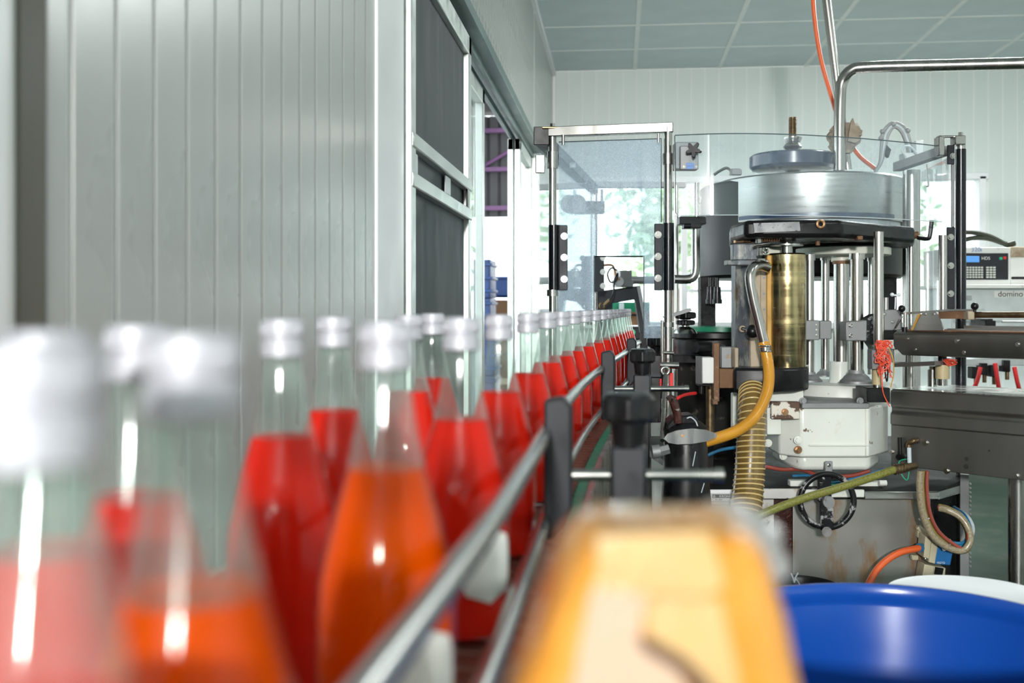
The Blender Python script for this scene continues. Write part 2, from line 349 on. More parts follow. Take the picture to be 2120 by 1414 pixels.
# ---------------------------------------------------------------- the room
XL, XR, YB, YF, ZC = -0.50, 4.6, 8.13, -6.0, 3.0
fl = B().box((2.0, 1.1, -0.05), (5.4, 14.4, 0.1), ROOM, 0).out('floor', FLOOR); fl['kind'] = 'structure'
ce = B().box((2.05, 1.1, ZC + 0.06), (5.3, 14.4, 0.08), ROOM, 0).out('ceiling', TBAR); ce['kind'] = 'structure'
TP = 0.635
def share(me_ob, loc, parent, rot=0):
    o = me_ob.copy(); COL.objects.link(o); o.parent = parent; o.location = loc; o.rotation_euler = (0, 0, rot); ORG[o.name] = Vector((0, 0, 0)); return o
t0 = None
ys = [YB - TP * k for k in range(8)]
xs = [0.125 + TP * k for k in range(-1, 8)]
for y in ys:
    for x in xs:
        x0, x1 = max(x, XL), min(x + TP, XR)
        if x1 - x0 < TP - 0.01:
            if x1 - x0 > 0.05:
                B().box(((x0 + x1) / 2, y - TP / 2, ZC + 0.012), (x1 - x0 - 0.022, TP - 0.022, 0.016), ROOM, 0.003).out('ceiling_tile', TILE, ce)
            continue
        if t0 is None:
            t0 = B().box((0, 0, 0), (TP - 0.022, TP - 0.022, 0.016), ROOM, 0.003).out('ceiling_tile', TILE, ce); t0.location = (x + TP / 2, y - TP / 2, ZC + 0.012)
        else: share(t0, (x + TP / 2, y - TP / 2, ZC + 0.012), ce)
for x in xs[1:]: B().box((x, YB - 2.54, ZC + 0.004), (0.030, 5.08, 0.012), ROOM, 0.002).out('ceiling_bar', TBAR, ce)
for y in ys[1:]: B().box((2.05, y, ZC + 0.006), (5.1, 0.026, 0.010), ROOM, 0.002).out('ceiling_bar', TBAR, ce)
B().box((2.05, -1.5, ZC + 0.012), (5.1, 9.06, 0.016), ROOM, 0).out('plain_ceiling_stretch', TILE, ce)

# left wall: upright ribbed sandwich panels, a white post, then a long sliding-door opening
DY0, DY1, DH = 2.42, 6.30, 2.085
wl = B()
wl.box((XL - 0.056, (YF + 2.42) / 2, ZC / 2), (0.108, 2.42 - YF, ZC), ROOM, 0)
wl.box((XL - 0.056, (DY0 + DY1) / 2, (DH + 0.07 + ZC) / 2), (0.108, DY1 - DY0, ZC - DH - 0.07), ROOM, 0)
wl.box((XL - 0.056, (DY1 + YB + 0.1) / 2, ZC / 2), (0.108, YB + 0.1 - DY1, ZC), ROOM, 0)
wl = wl.out('wall_left', JOINT); wl['kind'] = 'structure'
PY = 0.0878
def plank(L, z0, z1, nrm):
    "one ribbed plank, long edge folded back; runs along +Y from 0, stands proud towards +X"
    t = 0.0012; e = 0.0035
    prof = [(-0.004, e * 0.9), (t, e * 1.4), (t, L - e * 1.4), (-0.004, L - e * 0.9)]
    b = B(); b.prism([(x, y, z0) for x, y in prof], (0, 0, z1 - z0)); return b
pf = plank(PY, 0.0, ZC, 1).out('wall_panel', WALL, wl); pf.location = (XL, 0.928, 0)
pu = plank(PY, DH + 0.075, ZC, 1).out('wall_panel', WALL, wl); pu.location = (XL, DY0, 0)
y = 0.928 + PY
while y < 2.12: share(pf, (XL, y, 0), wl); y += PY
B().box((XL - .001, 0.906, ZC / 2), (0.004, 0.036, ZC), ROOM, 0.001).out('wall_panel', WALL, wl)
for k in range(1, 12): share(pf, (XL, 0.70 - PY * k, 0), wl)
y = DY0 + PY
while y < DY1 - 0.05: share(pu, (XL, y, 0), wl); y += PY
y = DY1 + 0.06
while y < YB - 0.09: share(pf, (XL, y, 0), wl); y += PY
tr = B().box((XL + 0.002, 2.285, ZC / 2), (0.010, 0.27, ZC), ROOM, 0.003).out('trim_1', WHITE_TRIM); tr['kind'] = 'structure'
tr = B().box((XL + 0.0, 0.755, ZC / 2), (0.009, 0.135, ZC), ROOM, 0.002).out('trim_2', WHITE_TRIM); tr['kind'] = 'structure'
tr = B().box((XL - 0.001, 0.864, ZC / 2), (0.006, 0.042, ZC), ROOM, 0.001).out('shade_strip', M('brown_grey_shade', (0.13, 0.125, 0.10), 0.6, var=0.1)); tr['kind'] = 'structure'  # dark strip painting in shading and a dark reflection on the wall
tr = B().box((XL + 0.012, 6.75 + 0.68, ZC - 0.02), (0.03, 1.4 + 1.36, 0.04), ROOM, 0.003).out('trim_4', WHITE_TRIM); tr['kind'] = 'structure'
tr = B().box((XL + 0.012, YB - 0.012, ZC / 2), (0.025, 0.025, ZC), ROOM, 0.003).out('trim_5', WHITE_TRIM); tr['kind'] = 'structure'

# sliding doors in the left wall
door = struct('door_1', (XL, DY0, 0))
hb = B().box((XL + 0.02, (DY0 + DY1) / 2, DH + 0.035), (0.05, DY1 - DY0, 0.022), ROOM, 0.002)
hb.box((XL - 0.03, (DY0 + DY1) / 2, DH + 0.06), (0.14, DY1 - DY0, 0.03), ROOM, 0.002); hb.out('head_track', ALUD, door)
B().box((XL - 0.005, (DY0 + DY1) / 2, DH + 0.01), (0.012, DY1 - DY0, 0.03), ROOM, 0.001).out('track_fin', ALUD, door)
B().box((XL - 0.055, (DY0 + DY1) / 2, DH + 0.01), (0.012, DY1 - DY0, 0.03), ROOM, 0.001).out('track_fin', ALUD, door)
B().box((XL - 0.03, (DY0 + DY1) / 2, 0.015), (0.13, DY1 - DY0, 0.03), ROOM, 0.003).out('floor_track', ALU, door)
B().box((XL - 0.02, DY0 + 0.02, DH / 2), (0.04, 0.04, DH), ROOM, 0.003).out('jamb', ALU, door)
B().box((XL - 0.02, DY1 - 0.02, DH / 2), (0.12, 0.04, DH), ROOM, 0.003).out('jamb', ALU, door)
def leaf(name, x, y0, y1, zmax, fillm, fillname, stile=0.05, rails=(), label=None):
    b = B().box((x, (y0 + y1) / 2, 0.06), (0.028, y1 - y0, 0.09), ROOM, 0.002); lf = b.out(name, ALU, door)
    if label: lf['label'] = label
    B().box((x, y0 + stile / 2, zmax / 2), (0.030, stile, zmax), ROOM, 0.003).out('stile', ALU, lf)
    B().box((x, y1 - stile / 2, zmax / 2), (0.030, stile, zmax), ROOM, 0.003).out('stile', ALU, lf)
    B().box((x, (y0 + y1) / 2, zmax - 0.03), (0.030, y1 - y0, 0.06), ROOM, 0.003).out('top_rail', ALU, lf)
    for z in rails: B().box((x + 0.004, (y0 + y1) / 2, z), (0.030, y1 - y0 - 0.01, 0.036), ROOM, 0.003).out('mid_rail', ALU, lf)
    B().box((x - 0.006, (y0 + y1) / 2, zmax / 2), (0.005, y1 - y0 - 2 * stile + 0.01, zmax - 0.1), ROOM, 0).out(fillname, fillm, lf)
    return lf
screen = leaf('screen_leaf', XL + 0.005, 2.45, 3.46, DH - 0.005, NET, 'insect_screen', 0.05, (1.594, 1.500), 'dark insect screen leaf with two aluminium mid rails')
B().box((XL + 0.018, 3.39, 1.545), (0.006, 0.045, 0.075), ROOM, 0.002).out('latch', BLACK, screen)
B().box((XL + 0.012, 2.53, 1.545), (0.004, 0.05, 0.05), ROOM, 0.001).out('sticker', WHITEP, screen)
B().box((XL + 0.012, 3.02, 1.548), (0.004, 0.09, 0.05), ROOM, 0.001).out('sticker', WHITEP, screen)
leaf('glass_leaf', XL - 0.053, 3.20, 4.27, DH - 0.01, PANE, 'pane', 0.06)
leaf('glass_leaf', XL - 0.058, 5.50, 6.27, DH - 0.01, PANE, 'pane', 0.06)
leaf('glass_leaf', XL - 0.022, 5.50, 6.27, DH - 0.01, PANE, 'pane', 0.06)

# back wall with the long window
WX0, WX1, WZ0, WZ1 = -0.22, 2.66, 1.06, 2.16
wb = B()
wb.box(((XL + WX0) / 2 - 0.05, YB + 0.06, ZC / 2), (WX0 - XL + 0.1, 0.1, ZC), ROOM, 0)
wb.box(((XR + WX1) / 2, YB + 0.06, ZC / 2), (XR - WX1, 0.1, ZC), ROOM, 0)
wb.box(((WX0 + WX1) / 2, YB + 0.06, WZ0 / 2), (WX1 - WX0, 0.1, WZ0), ROOM, 0)
wb.box(((WX0 + WX1) / 2, YB + 0.06, (WZ1 + ZC) / 2), (WX1 - WX0, 0.1, ZC - WZ1), ROOM, 0)
wb = wb.out('wall_back', JOINT); wb['kind'] = 'structure'
PB = 0.103
def bplank(z0, z1):
    b = B(); b.prism([(0.003, 0.0115, z0), (0.0045, 0.0085, z0), (PB - 0.0045, 0.0085, z0), (PB - 0.003, 0.0115, z0)], (0, 0, z1 - z0)); return b
kinds = {}
def put(kind, z0, z1, x):
    if kind not in kinds:
        kinds[kind] = bplank(z0, z1).out('wall_panel', WALLB, wb); kinds[kind].location = (x, YB, 0)
    else: share(kinds[kind], (x, YB, 0), wb)
x = XL + 0.02
while x < XR - PB:
    if x + PB < WX0 or x > WX1: put('full', 0, ZC, x)
    else: put('low', 0, WZ0 - 0.02, x); put('high', WZ1 + 0.02, ZC, x)
    x += PB
win = struct('window_1', (WX0, YB, WZ0))
fr = B()
for z in (WZ0, WZ1): fr.box(((WX0 + WX1) / 2, YB + 0.03, z), (WX1 - WX0 + 0.08, 0.14, 0.05), ROOM, 0.004)
for x in (WX0, WX1): fr.box((x, YB + 0.03, (WZ0 + WZ1) / 2), (0.05, 0.14, WZ1 - WZ0), ROOM, 0.004)
fr.out('window_frame', WHITE_TRIM, win)
nm = 4; st = (WX1 - WX0) / nm
for k in range(nm):
    if k: B().box((WX0 + st * k, YB + 0.03, (WZ0 + WZ1) / 2), (0.045, 0.07, WZ1 - WZ0 - 0.05), ROOM, 0.003).out('mullion', WHITE_TRIM, win)
    B().box((WX0 + st * (k + 0.5), YB + 0.03, (WZ0 + WZ1) / 2), (st - 0.05, 0.006, WZ1 - WZ0 - 0.05), ROOM, 0).out('pane', PANE, win)
for z in (1.32, 1.45): B().box((WX0 + st * 1.5 - 0.15, YB + 0.025, z), (st * 0.55, 0.03, 0.025), ROOM, 0.003).out('glazing_bar', WHITE_TRIM, win)
wr = B().box((XR + 0.05, 1.1, ZC / 2), (0.1, 14.4, ZC), ROOM, 0).out('wall_right', WALLB); wr['kind'] = 'structure'
wf = B().box((2.05, YF - 0.05, ZC / 2), (5.3, 0.1, ZC), ROOM, 0).out('wall_front', WALLB); wf['kind'] = 'structure'

# ---------------------------------------------------------------- outside
yd = B().box((0, 8, -0.15), (60, 60, 0.1), ROOM, 0).out('ground_yard', CONC); yd['kind'] = 'structure'
def tree(x, y, h, r, label, seed):
    rnd = random.Random(seed); t = thing('garden_tree', label, 'tree', (x, y, -0.1))
    B().tube([(x, y, -0.1), (x + 0.05, y, h * 0.4), (x - 0.05, y, h * 0.75)], 0.09, 8).out('trunk', BARK, t)
    b = B()
    for k in range(620):
        th = rnd.uniform(0, 6.28); ph = math.acos(rnd.uniform(-1, 1)); rr = r * rnd.uniform(0.35, 1) * (0.75 + 0.25 * math.sin(3 * th + ph * 4))
        c = Vector((x, y, h * 0.68)) + Vector((math.sin(ph) * math.cos(th), math.sin(ph) * math.sin(th), math.cos(ph) * 1.15)) * rr
        u = Vector((rnd.uniform(-1, 1), rnd.uniform(-1, 1), rnd.uniform(-1, 1))).normalized(); v = u.cross(Vector((rnd.uniform(-1, 1), rnd.uniform(-1, 1), 0.3))).normalized()
        s = rnd.uniform(0.07, 0.15); b.add([c - u * s, c + v * s * 0.45, c + u * s, c - v * s * 0.45], [(0, 1, 2, 3)])
    o = b.out('foliage', LEAF, t); o['kind'] = 'stuff'
tree(0.75, 15.5, 3.6, 1.15, 'leafy green tree outside the window behind the left guard frame', 1)
tree(3.9, 16.5, 3.8, 1.2, 'leafy green tree outside the window right of the steel drum', 2)
tree(-2.6, 13.5, 3.0, 0.9, 'small green tree beyond the sliding glass door', 3)
# a lean-to outside the sliding door
sh = thing('open_shed', 'open shed with purple steel trusses and grey siding outside the sliding door', 'shed', (-3.2, 11.0, -0.1))
b = B()
for k in range(42): b.box((-5.2 + 0.115 * k, 11.0, 2.66), (0.085, 0.02, 1.05), ROOM, 0.004)
b.box((-2.8, 11.03, 2.66), (5.0, 0.02, 1.05), ROOM, 0); sd = b.out('siding', SIDING, sh)
for z in (2.22, 2.62, 3.02): B().box((-2.8, 10.92, z), (5.0, 0.05, 0.045), ROOM, 0.004).out('truss_chord', PURPLE, sh)
for k in range(5): B().cyl((-0.75 - 0.8 * k, 10.92, 3.02), (-1.45 - 0.8 * k, 10.92, 2.62), 0.018, n=8).out('truss_web', PURPLE, sh)
for x in (-5.2, -3.2): B().box((x, 10.92, 1.05), (0.08, 0.08, 2.3), ROOM, 0.004).out('shed_post', PURPLE, sh)
B().box((-3.2, 9.0, 3.25), (4.2, 4.4, 0.05), ROOM, 0).out('shed_roof', SIDING, sh)
def crate(x, y, z, label):
    t = thing('plastic_crate', label, 'crate', (x, y, z), 'crates stacked outside the door')
    b = B(); W, D, H = 0.42, 0.36, 0.27
    b.box((x, y, z + 0.012), (W, D, 0.024), ROOM, 0.004)
    for sx in (-1, 1): b.box((x + sx * (W / 2 - 0.01), y, z + H / 2), (0.02, D, H), ROOM, 0.004)
    for sy in (-1, 1): b.box((x, y + sy * (D / 2 - 0.01), z + H / 2), (W, 0.02, H), ROOM, 0.004)
    b.out('crate_body', CRATE, t)
    for zz in (0.05, 0.14, 0.235): B().box((x, y, z + zz), (W + 0.024, D + 0.024, 0.02), ROOM, 0.004).out('rib', CRATE, t)
for k, wd in enumerate(('bottom', 'second', 'third', 'fourth', 'fifth', 'topmost')):
    crate(-1.10 + (0.03 if k in (2, 3) else 0), 7.55, -0.1 + 0.272 * k, 'blue plastic crate outside the sliding door, %s of the tall stack' % wd)
for k, wd in enumerate(('lowest', 'middle', 'upper')):
    o = B().box((-1.12, 8.75, 0.16 + 0.44 * k), (0.8, 0.5, 0.43), ROOM, 0.01).out('carton', CARTON, o=(-1.12, 8.75, -0.1 + 0.44 * k))
    tag(o, 'brown cardboard carton behind the blue crates, %s of three' % wd, 'carton', 'cartons outside the door')
    B().box((-1.12, 8.495, 0.16 + 0.44 * k), (0.8, 0.006, 0.05), ROOM, 0).out('carton_tape', TAN, o)
o = B().box((-1.0, 8.75, 1.36), (0.5, 0.4, 0.17), ROOM, 0.02).out('blue_tub', CRATE, o=(-1.0, 8.75, 1.28))
tag(o, 'dark blue tub lying on top of the brown cartons outside', 'tub')
B().box((-1.0, 8.75, 1.435), (0.54, 0.44, 0.02), ROOM, 0.005).out('rim', CRATE, o)

# ---------------------------------------------------------------- bottle conveyor
XB = [(-1.0, -.150), (.2, -.150), (.38, -.150), (.63, -.1385), (.92, -.136), (1.22, -.136), (1.55, -.132), (1.85, -.1236), (2.1, -.1126), (2.33, -.0996),
      (2.6, -.0827), (2.85, -.0635), (3.1, -.0465), (3.3, -.033), (3.7, -.010), (4.0, .0127), (4.4, .040), (5.0, .085), (6, .17)]
def xb(d):
    for (a, u), (b, v) in zip(XB, XB[1:]):
        if d <= b: return u + (v - u) * (d - a) / (b - a)
    return XB[-1][1]
def lane(d, off, h):
    "a point beside the bottle line: distance d, metres to the right of the line, metres below the eye"
    x = sum(xb(d + e) for e in (-.12, -.06, 0, .06, .12)) / 5
    return EYEP + FWD * d + RGT * (0.1 * d + x + off) - UP * h
def lane_yaw(d):
    t = lane(d + 0.05, 0, 0) - lane(d - 0.05, 0, 0); return math.atan2(-t.x, t.y)
def sweep(prof, d0, d1, step=0.1):
    b = B(); n = len(prof); k = max(2, int((d1 - d0) / step)); vs_ = []
    for i in range(k + 1):
        d = d0 + (d1 - d0) * i / k; vs_ += [lane(d, o, h) for o, h in prof]
    fs = [(i * n + j, i * n + (j + 1) % n, (i + 1) * n + (j + 1) % n, (i + 1) * n + j) for i in range(k) for j in range(n)]
    fs += [tuple(range(n))[::-1], tuple(range(k * n, k * n + n))]
    return b.add(vs_, fs)
def rect(o0, o1, h0, h1): return [(o0, h0), (o1, h0), (o1, h1), (o0, h1)]
HB = 0.284                                              # belt level below the eye
D0, D1 = -0.35, 4.64
cv = thing('bottle_conveyor', 'long bottle conveyor with steel guide rails and green wear strips', 'conveyor', (0, 0.6, 0))
sweep(rect(-0.080, 0.064, HB + 0.012, HB + 0.05), D0, D1).out('belt_bed', GREYM, cv)
sweep(rect(0.066, 0.083, HB - 0.006, HB + 0.03), D0, D1).out('wear_strip', GREENP, cv)
sweep(rect(-0.098, -0.081, HB - 0.006, HB + 0.03), D0, D1).out('wear_strip', GREENP, cv)
sweep(rect(0.084, 0.094, HB - 0.010, HB + 0.13), D0, D1).out('side_plate', STEEL, cv)
sweep(rect(-0.108, -0.099, HB - 0.004, HB + 0.13), 1.9, D1).out('side_plate', STEEL, cv)
sweep(rect(-0.255, -0.099, HB + 0.012, HB + 0.05), D0, 1.9).out('belt_bed', GREYM, cv)
sweep(rect(-0.268, -0.257, HB - 0.004, HB + 0.13), D0, 1.9).out('side_plate', STEEL, cv)
def slats(o0, o1, d0, d1):
    first = None; d = d0
    while d < d1:
        c = lane(d, (o0 + o1) / 2, HB + 0.006); yaw = lane_yaw(d)
        if first is None:
            first = B().box((0, 0, 0), (o1 - o0, 0.0365, 0.012), ROOM, 0.002).out('belt_slat', BELTM, cv); s_ = first
        else:
            s_ = first.copy(); COL.objects.link(s_); s_.parent = cv
        # mesh was written relative to the thing's base
        s_.location = c; s_.rotation_euler = (0, 0, yaw); d += 0.0385
    first.data.transform(Matrix.Translation(ORG[cv.name]))
    for o in [c for c in cv.children if c.data == first.data]: o.location = Vector(o.location) - ORG[cv.name]
slats(-0.079, 0.063, D0 + 0.05, D1 - 0.05)
slats(-0.254, -0.100, D0 + 0.05, 1.86)
for d in (-0.1, 1.1, 2.3, 3.5, 4.55):
    for o_ in ((0.070, -0.095) if d > 1.9 else (0.070, -0.245)):
        p = lane(d, o_, HB + 0.04); B().box((p.x, p.y, p.z / 2), (0.04, 0.05, p.z), frame(0), 0.003).out('leg', STEEL, cv)
def rail(off, h, d0, d1, r=0.0075):
    b = B(); n = int((d1 - d0) / 0.12); b.tube([lane(d0 + (d1 - d0) * i / n, off, h) for i in range(n + 1)], r, 12, 2); return b
rail(0.0535, 0.143, -0.2, 4.6, 0.0085).out('guide_rail', RAILM, cv)
rail(0.0535, 0.238, -0.2, 4.62).out('guide_rail', RAILM, cv)
rail(-0.0535, 0.143, 1.75, 4.62).out('guide_rail', RAILM, cv)
rail(-0.0535, 0.238, 1.75, 4.62).out('guide_rail', RAILM, cv)
b = B(); b.tube([lane(-0.2, -0.225, 0.238), lane(0.6, -0.225, 0.238), lane(1.3, -0.20, 0.238), lane(1.55, -0.13, 0.238), lane(1.76, -0.0535, 0.238)], 0.0075, 12).out('guide_rail', RAILM, cv)

def lobed(b, c, R_, h, lobes=6, axis=UP, depth=0.16, n=60):
    x, y, z = basis(Vector(axis)); c = Vector(c); vs_ = []
    prof = [(0.80, 0), (1.0, 0.18), (1.0, 0.82), (0.84, 1.0), (0.3, 1.06)]
    for k, hh in prof:
        for i in range(n):
            a = 2 * math.pi * i / n; r = R_ * k * (1 - depth * (0.5 - 0.5 * math.cos(lobes * a)) * (1 if k > 0.5 else 0)); vs_.append(c + z * (h * hh) + x * (r * math.cos(a)) + y * (r * math.sin(a)))
    fs = [(j * n + i, j * n + (i + 1) % n, (j + 1) * n + (i + 1) % n, (j + 1) * n + i) for j in range(4) for i in range(n)] + [tuple(range(n))[::-1], tuple(range(4 * n, 5 * n))]
    return b.add(vs_, fs)
for i, d in enumerate((0.02, 1.2, 2.46, 3.45, 4.35)):
    yaw = lane_yaw(d) - A
    m = frame(yaw)
    pl = B()
    P = [(-0.014, .105), (0.008, .100), (0.018, .112), (0.018, .225), (0.008, .246), (-0.006, .262), (-0.014, .262)]
    pts = [lane(d, 0.066 + u, h) - m @ Vector((0, 0.011, 0)) for u, h in P]
    pl.prism(pts, m @ Vector((0, 0.022, 0))); cl = pl.out('rail_bracket', DARKG, cv, bevel=0.004)
    B().cyl(lane(d, 0.080, .19), lane(d, 0.205 if d > 3 else 0.25, .19), 0.0068, n=16).out('cross_rod', STEEL, cv)
    c = lane(d, 0.147, 0.193)
    ck = B().box(c, (0.040, 0.034, 0.075), m, 0.004).out('rod_clamp', DARKG, cv)
    k = B().cyl(lane(d, 0.147, .158), lane(d, 0.147, .128), 0.017, 0.021, 20); lobed(k, lane(d, 0.147, .130), 0.033, 0.032); k.out('clamp_knob', BLACK, cv)
    p0, p1 = lane(d, 0.147, 0.228), lane(d, 0.147, 0.375)
    s_ = B().box((p0 + p1) / 2, (0.034, 0.020, p0.z - p1.z), m, 0.003); s_.box((lane(d, 0.118, 0.365)), (0.075, 0.020, 0.02), m, 0.002); s_.out('rail_post', BLACKP, cv)
    B().cyl(lane(d, 0.244, .19), lane(d, 0.254, .19), 0.0085, n=16).out('rod_end', STEEL, cv) if d < 3 else None

# ---------------------------------------------------------------- bottles
BH = 0.275
OUTER = [(0.034, 0.0), (0.0405, 0.004), (0.042, 0.013), (0.042, 0.103), (0.0408, 0.120), (0.0370, 0.139), (0.0318, 0.159), (0.0248, 0.184), (0.0190, 0.209), (0.0152, 0.234), (0.0140, 0.245), (0.0140, 0.262)]
INNER = [(r - 0.0016, max(z, 0.006)) for r, z in OUTER]
LZ = 0.187
def rad_at(prof, z):
    for (r0, z0), (r1, z1) in zip(prof, prof[1:]):
        if z0 <= z <= z1: return r0 + (r1 - r0) * (z - z0) / max(1e-6, z1 - z0)
bt = thing('juice_bottle', 'proto', 'bottle', (0, 0, 0), 'capped juice bottles on the conveyor')
HEAD = [(rad_at(INNER, LZ), LZ)] + [p for p in INNER if p[1] > LZ + 0.002]      # bare inner wall only above the juice
OUT2 = [p for p in OUTER if p[1] < LZ] + [(rad_at(OUTER, LZ), LZ)] + [p for p in OUTER if p[1] > LZ]
g = B().lathe(OUT2, (0, 0, 0), UP, 48, caps=False); g.f.append(tuple(range(48))[::-1]); g.lathe(HEAD, (0, 0, 0), UP, 48, caps=False)
gm = g.out('glass', BOTTLEG, bt).data; gm.materials.append(BOTTLEW)
for p_ in gm.polygons:
    if p_.center.z < LZ: p_.material_index = 1                                    # wetted by the juice: no haze inside
lp = [(r - 0.0003, z) for r, z in INNER if z < LZ - 0.003]; lp[0] = (lp[0][0], 0.0065); rt = rad_at(INNER, LZ) - 0.0003
lp += [(rt, LZ), (rt * 0.92, LZ - 0.0012), (0.002, LZ - 0.0014)]
jz = B().lathe(lp, (0, 0, 0), UP, 48).out('juice', JUICE, bt)
cp = [(0.0145, .2460), (0.0164, .2472), (0.0164, .2575), (0.0148, .2588), (0.0148, .2608), (0.0161, .2622), (0.0161, .2705), (0.0150, .2740), (0.0125, .2750), (0.001, .2750)]
cpo = B().lathe(cp, (0, 0, 0), UP, 40).out('screw_cap', CAP, bt)
kn = B()
for i in range(40):
    a = 2 * math.pi * i / 40; kn.box((0.0160 * math.cos(a), 0.0160 * math.sin(a), 0.2664), (0.0010, 0.0011, 0.0075), Matrix.Rotation(a, 3, 'Z'), 0.0003)
kn.out('knurl', CAP, cpo)
def label_patch(parent, az, z0, z1, half):
    b = B(); n = 14; m = 9; vs_ = []
    for j in range(m):
        zz = z0 + (z1 - z0) * j / (m - 1); k = math.sqrt(max(0.0, 1 - (2 * j / (m - 1) - 1) ** 4)) * 0.98 + 0.02
        for i in range(n):
            a = az + half * k * (2 * i / (n - 1) - 1); r = rad_at(OUTER, zz) + 0.0004; vs_.append((r * math.cos(a), r * math.sin(a), zz))
    b.add(vs_, [(j * n + i, j * n + i + 1, (j + 1) * n + i + 1, (j + 1) * n + i) for j in range(m - 1) for i in range(n - 1)])
    return b.out('paper_label', LABELW, parent)
row = [(70, .255), (400, .362), (800, .645), (955, .925), (1034, 1.22), (1093, 1.55), (1133, 1.85), (1162, 2.10), (1186, 2.33), (1210, 2.60), (1231, 2.85), (1247, 3.08), (1258, 3.28),
       (1266.5, 3.46), (1274, 3.64), (1280, 3.80), (1285, 3.95), (1290, 4.10), (1294.5, 4.25), (1298.5, 4.40)]
back = [(95, .425), (285, .545), (585, .80), (692, 1.0), (846, 1.22), (896, 1.45)]
ORD = ['first', 'second', 'third', 'fourth', 'fifth', 'sixth', 'seventh', 'eighth', 'ninth', 'tenth', 'eleventh', 'twelfth', 'thirteenth', 'fourteenth', 'fifteenth', 'sixteenth', 'seventeenth', 'eighteenth', 'nineteenth', 'last']
LB = {0: 'nearest bottle of red juice at the left edge, its silver cap cut by the frame', 1: 'very near blurred juice bottle with wide silver cap, left of the bright orange one',
      2: 'bottle glowing bright orange behind the guide rail, silver cap'}
ti = EYE - HB
for i, (px_, d) in enumerate(row):
    o = bt if i == 0 else copy_tree(bt)
    x = (px_ - 1280) / F * d
    o.location = EYEP + FWD * d + RGT * (0.1 * d + x) - UP * HB; ORG[o.name] = Vector((0, 0, 0))
    o.rotation_euler = (0, 0, random.uniform(0, 6.28))
    o['label'] = LB.get(i, 'red juice bottle with silver cap, %s along the front row, counted from the nearest' % ORD[i])
    if i in (1, 2, 3):
        o.rotation_euler = (0, 0, A); label_patch(o, R(-52) if i > 1 else R(-62), 0.035, 0.098, 0.62)
    if i in (1, 2): [c for c in o.children if c.name.startswith('juice')][0].data = [c for c in o.children if c.name.startswith('juice')][0].data.copy(); [c for c in o.children if c.name.startswith('juice')][0].data.materials[0] = JUICE_LIT
LBB = ['juice bottle hidden right behind the nearest cap, nearest of the second row by the wall', 'juice bottle half hidden behind the second nearest one, second row by the wall', 'second-row juice bottle whose cap shows left of the pair beside the orange bottle', 'second-row juice bottle just left of the bright orange bottle',
       'second-row juice bottle whose cap peeks out right of the orange bottle', 'rearmost juice bottle of the second row by the wall']
for (px_, d), lb in zip(back, LBB):
    o = copy_tree(bt); o.location = EYEP + FWD * d + RGT * ((px_ - CX) / F * d) - UP * HB; o.rotation_euler = (0, 0, random.uniform(0, 6.28)); o['label'] = lb
    for c in o.children:
        if c.name.startswith('juice'): c.data = jz.data

# ---------------------------------------------------------------- tape-wrapped housing close to the lens
tb = thing('taped_housing', 'blurred housing wrapped in orange-brown packing tape, close to the lens', 'housing', C(1350, 635 + 1.19 * F / .41, .41))
def frus(b, levels, d, px0=1355):
    "square-ish tapering block: (half width m, half depth m, h below eye, x shift)"
    vs_ = []; n = 20
    for hw, hd, h, sx in levels:
        for i in range(n):
            a = 2 * math.pi * i / n; c, s = math.cos(a), math.sin(a)
            u = hw * math.copysign(abs(c) ** 0.35, c); v = hd * math.copysign(abs(s) ** 0.35, s)
            j = 0.0012 * math.sin(5 * a + h * 90)
            vs_.append(EYEP + FWD * (d + v) + RGT * ((px0 - CX) / F * d + sx + u + j) - UP * (h + 0.6 * j))
    k = len(levels)
    return b.add(vs_, [(j * n + i, j * n + (i + 1) % n, (j + 1) * n + (i + 1) % n, (j + 1) * n + i) for j in range(k - 1) for i in range(n)] + [tuple(range(n))[::-1], tuple(range((k - 1) * n, k * n))])
frus(B(), [(.022, .026, .0805, .002), (.031, .036, .082, .002), (.036, .040, .089, .001), (.043, .042, .110, 0), (.052, .044, .138, -.002), (.062, .047, .175, -.002), (.068, .05, .22, 0), (.070, .05, .30, 0)], .405).out('wrapped_body', TAPE, tb, sharp=60)
b = B(); p = C(1355, 635 + .30 * F / .405, .405)
b.cyl(p, (p.x, p.y, 0.02), 0.02, n=20); b.cyl((p.x, p.y, 0.02), (p.x, p.y, 0.0), 0.12, n=32); b.out('stand', STEEL, tb)
def patch(name, mat, pts, d, t=0.0012):
    b = B(); b.prism([C(x, y, d + (0.00006 * (1414 - y)) * -0.0) for x, y in pts], FWD * t); return b.out(name, mat, tb)
def strip(name, mat, pts, d0, d1, y0, y1):
    "a flat strip lying on the leaning front: distance runs from d0 at row y0 to d1 at row y1"
    f = lambda y: d0 + (d1 - d0) * (y - y0) / (y1 - y0)
    b = B(); b.prism([C(x, y, f(y)) for x, y in pts], FWD * 0.0015); return b.out(name, mat, tb)
strip('tape_strip', TAPE2, [(1235, 1110), (1470, 1100), (1500, 1215), (1460, 1235), (1330, 1230), (1240, 1215)], .3635, .3575, 1090, 1414)
strip('bare_card', CARD, [(1222, 1222), (1335, 1232), (1325, 1330), (1400, 1380), (1430, 1450), (1180, 1450), (1205, 1330)], .3630, .3570, 1090, 1414)
strip('tape_strip', TAPE2, [(1338, 1236), (1490, 1240), (1540, 1450), (1460, 1450), (1430, 1385), (1345, 1325)], .3625, .3565, 1090, 1414)
strip('torn_gap', DARKGAP, [(1320, 1318), (1350, 1322), (1420, 1362), (1470, 1412), (1490, 1450), (1440, 1450), (1410, 1395), (1330, 1345)], .3620, .3560, 1090, 1414)
b = B(); vs_ = []; n = 22; rnd = random.Random(3)
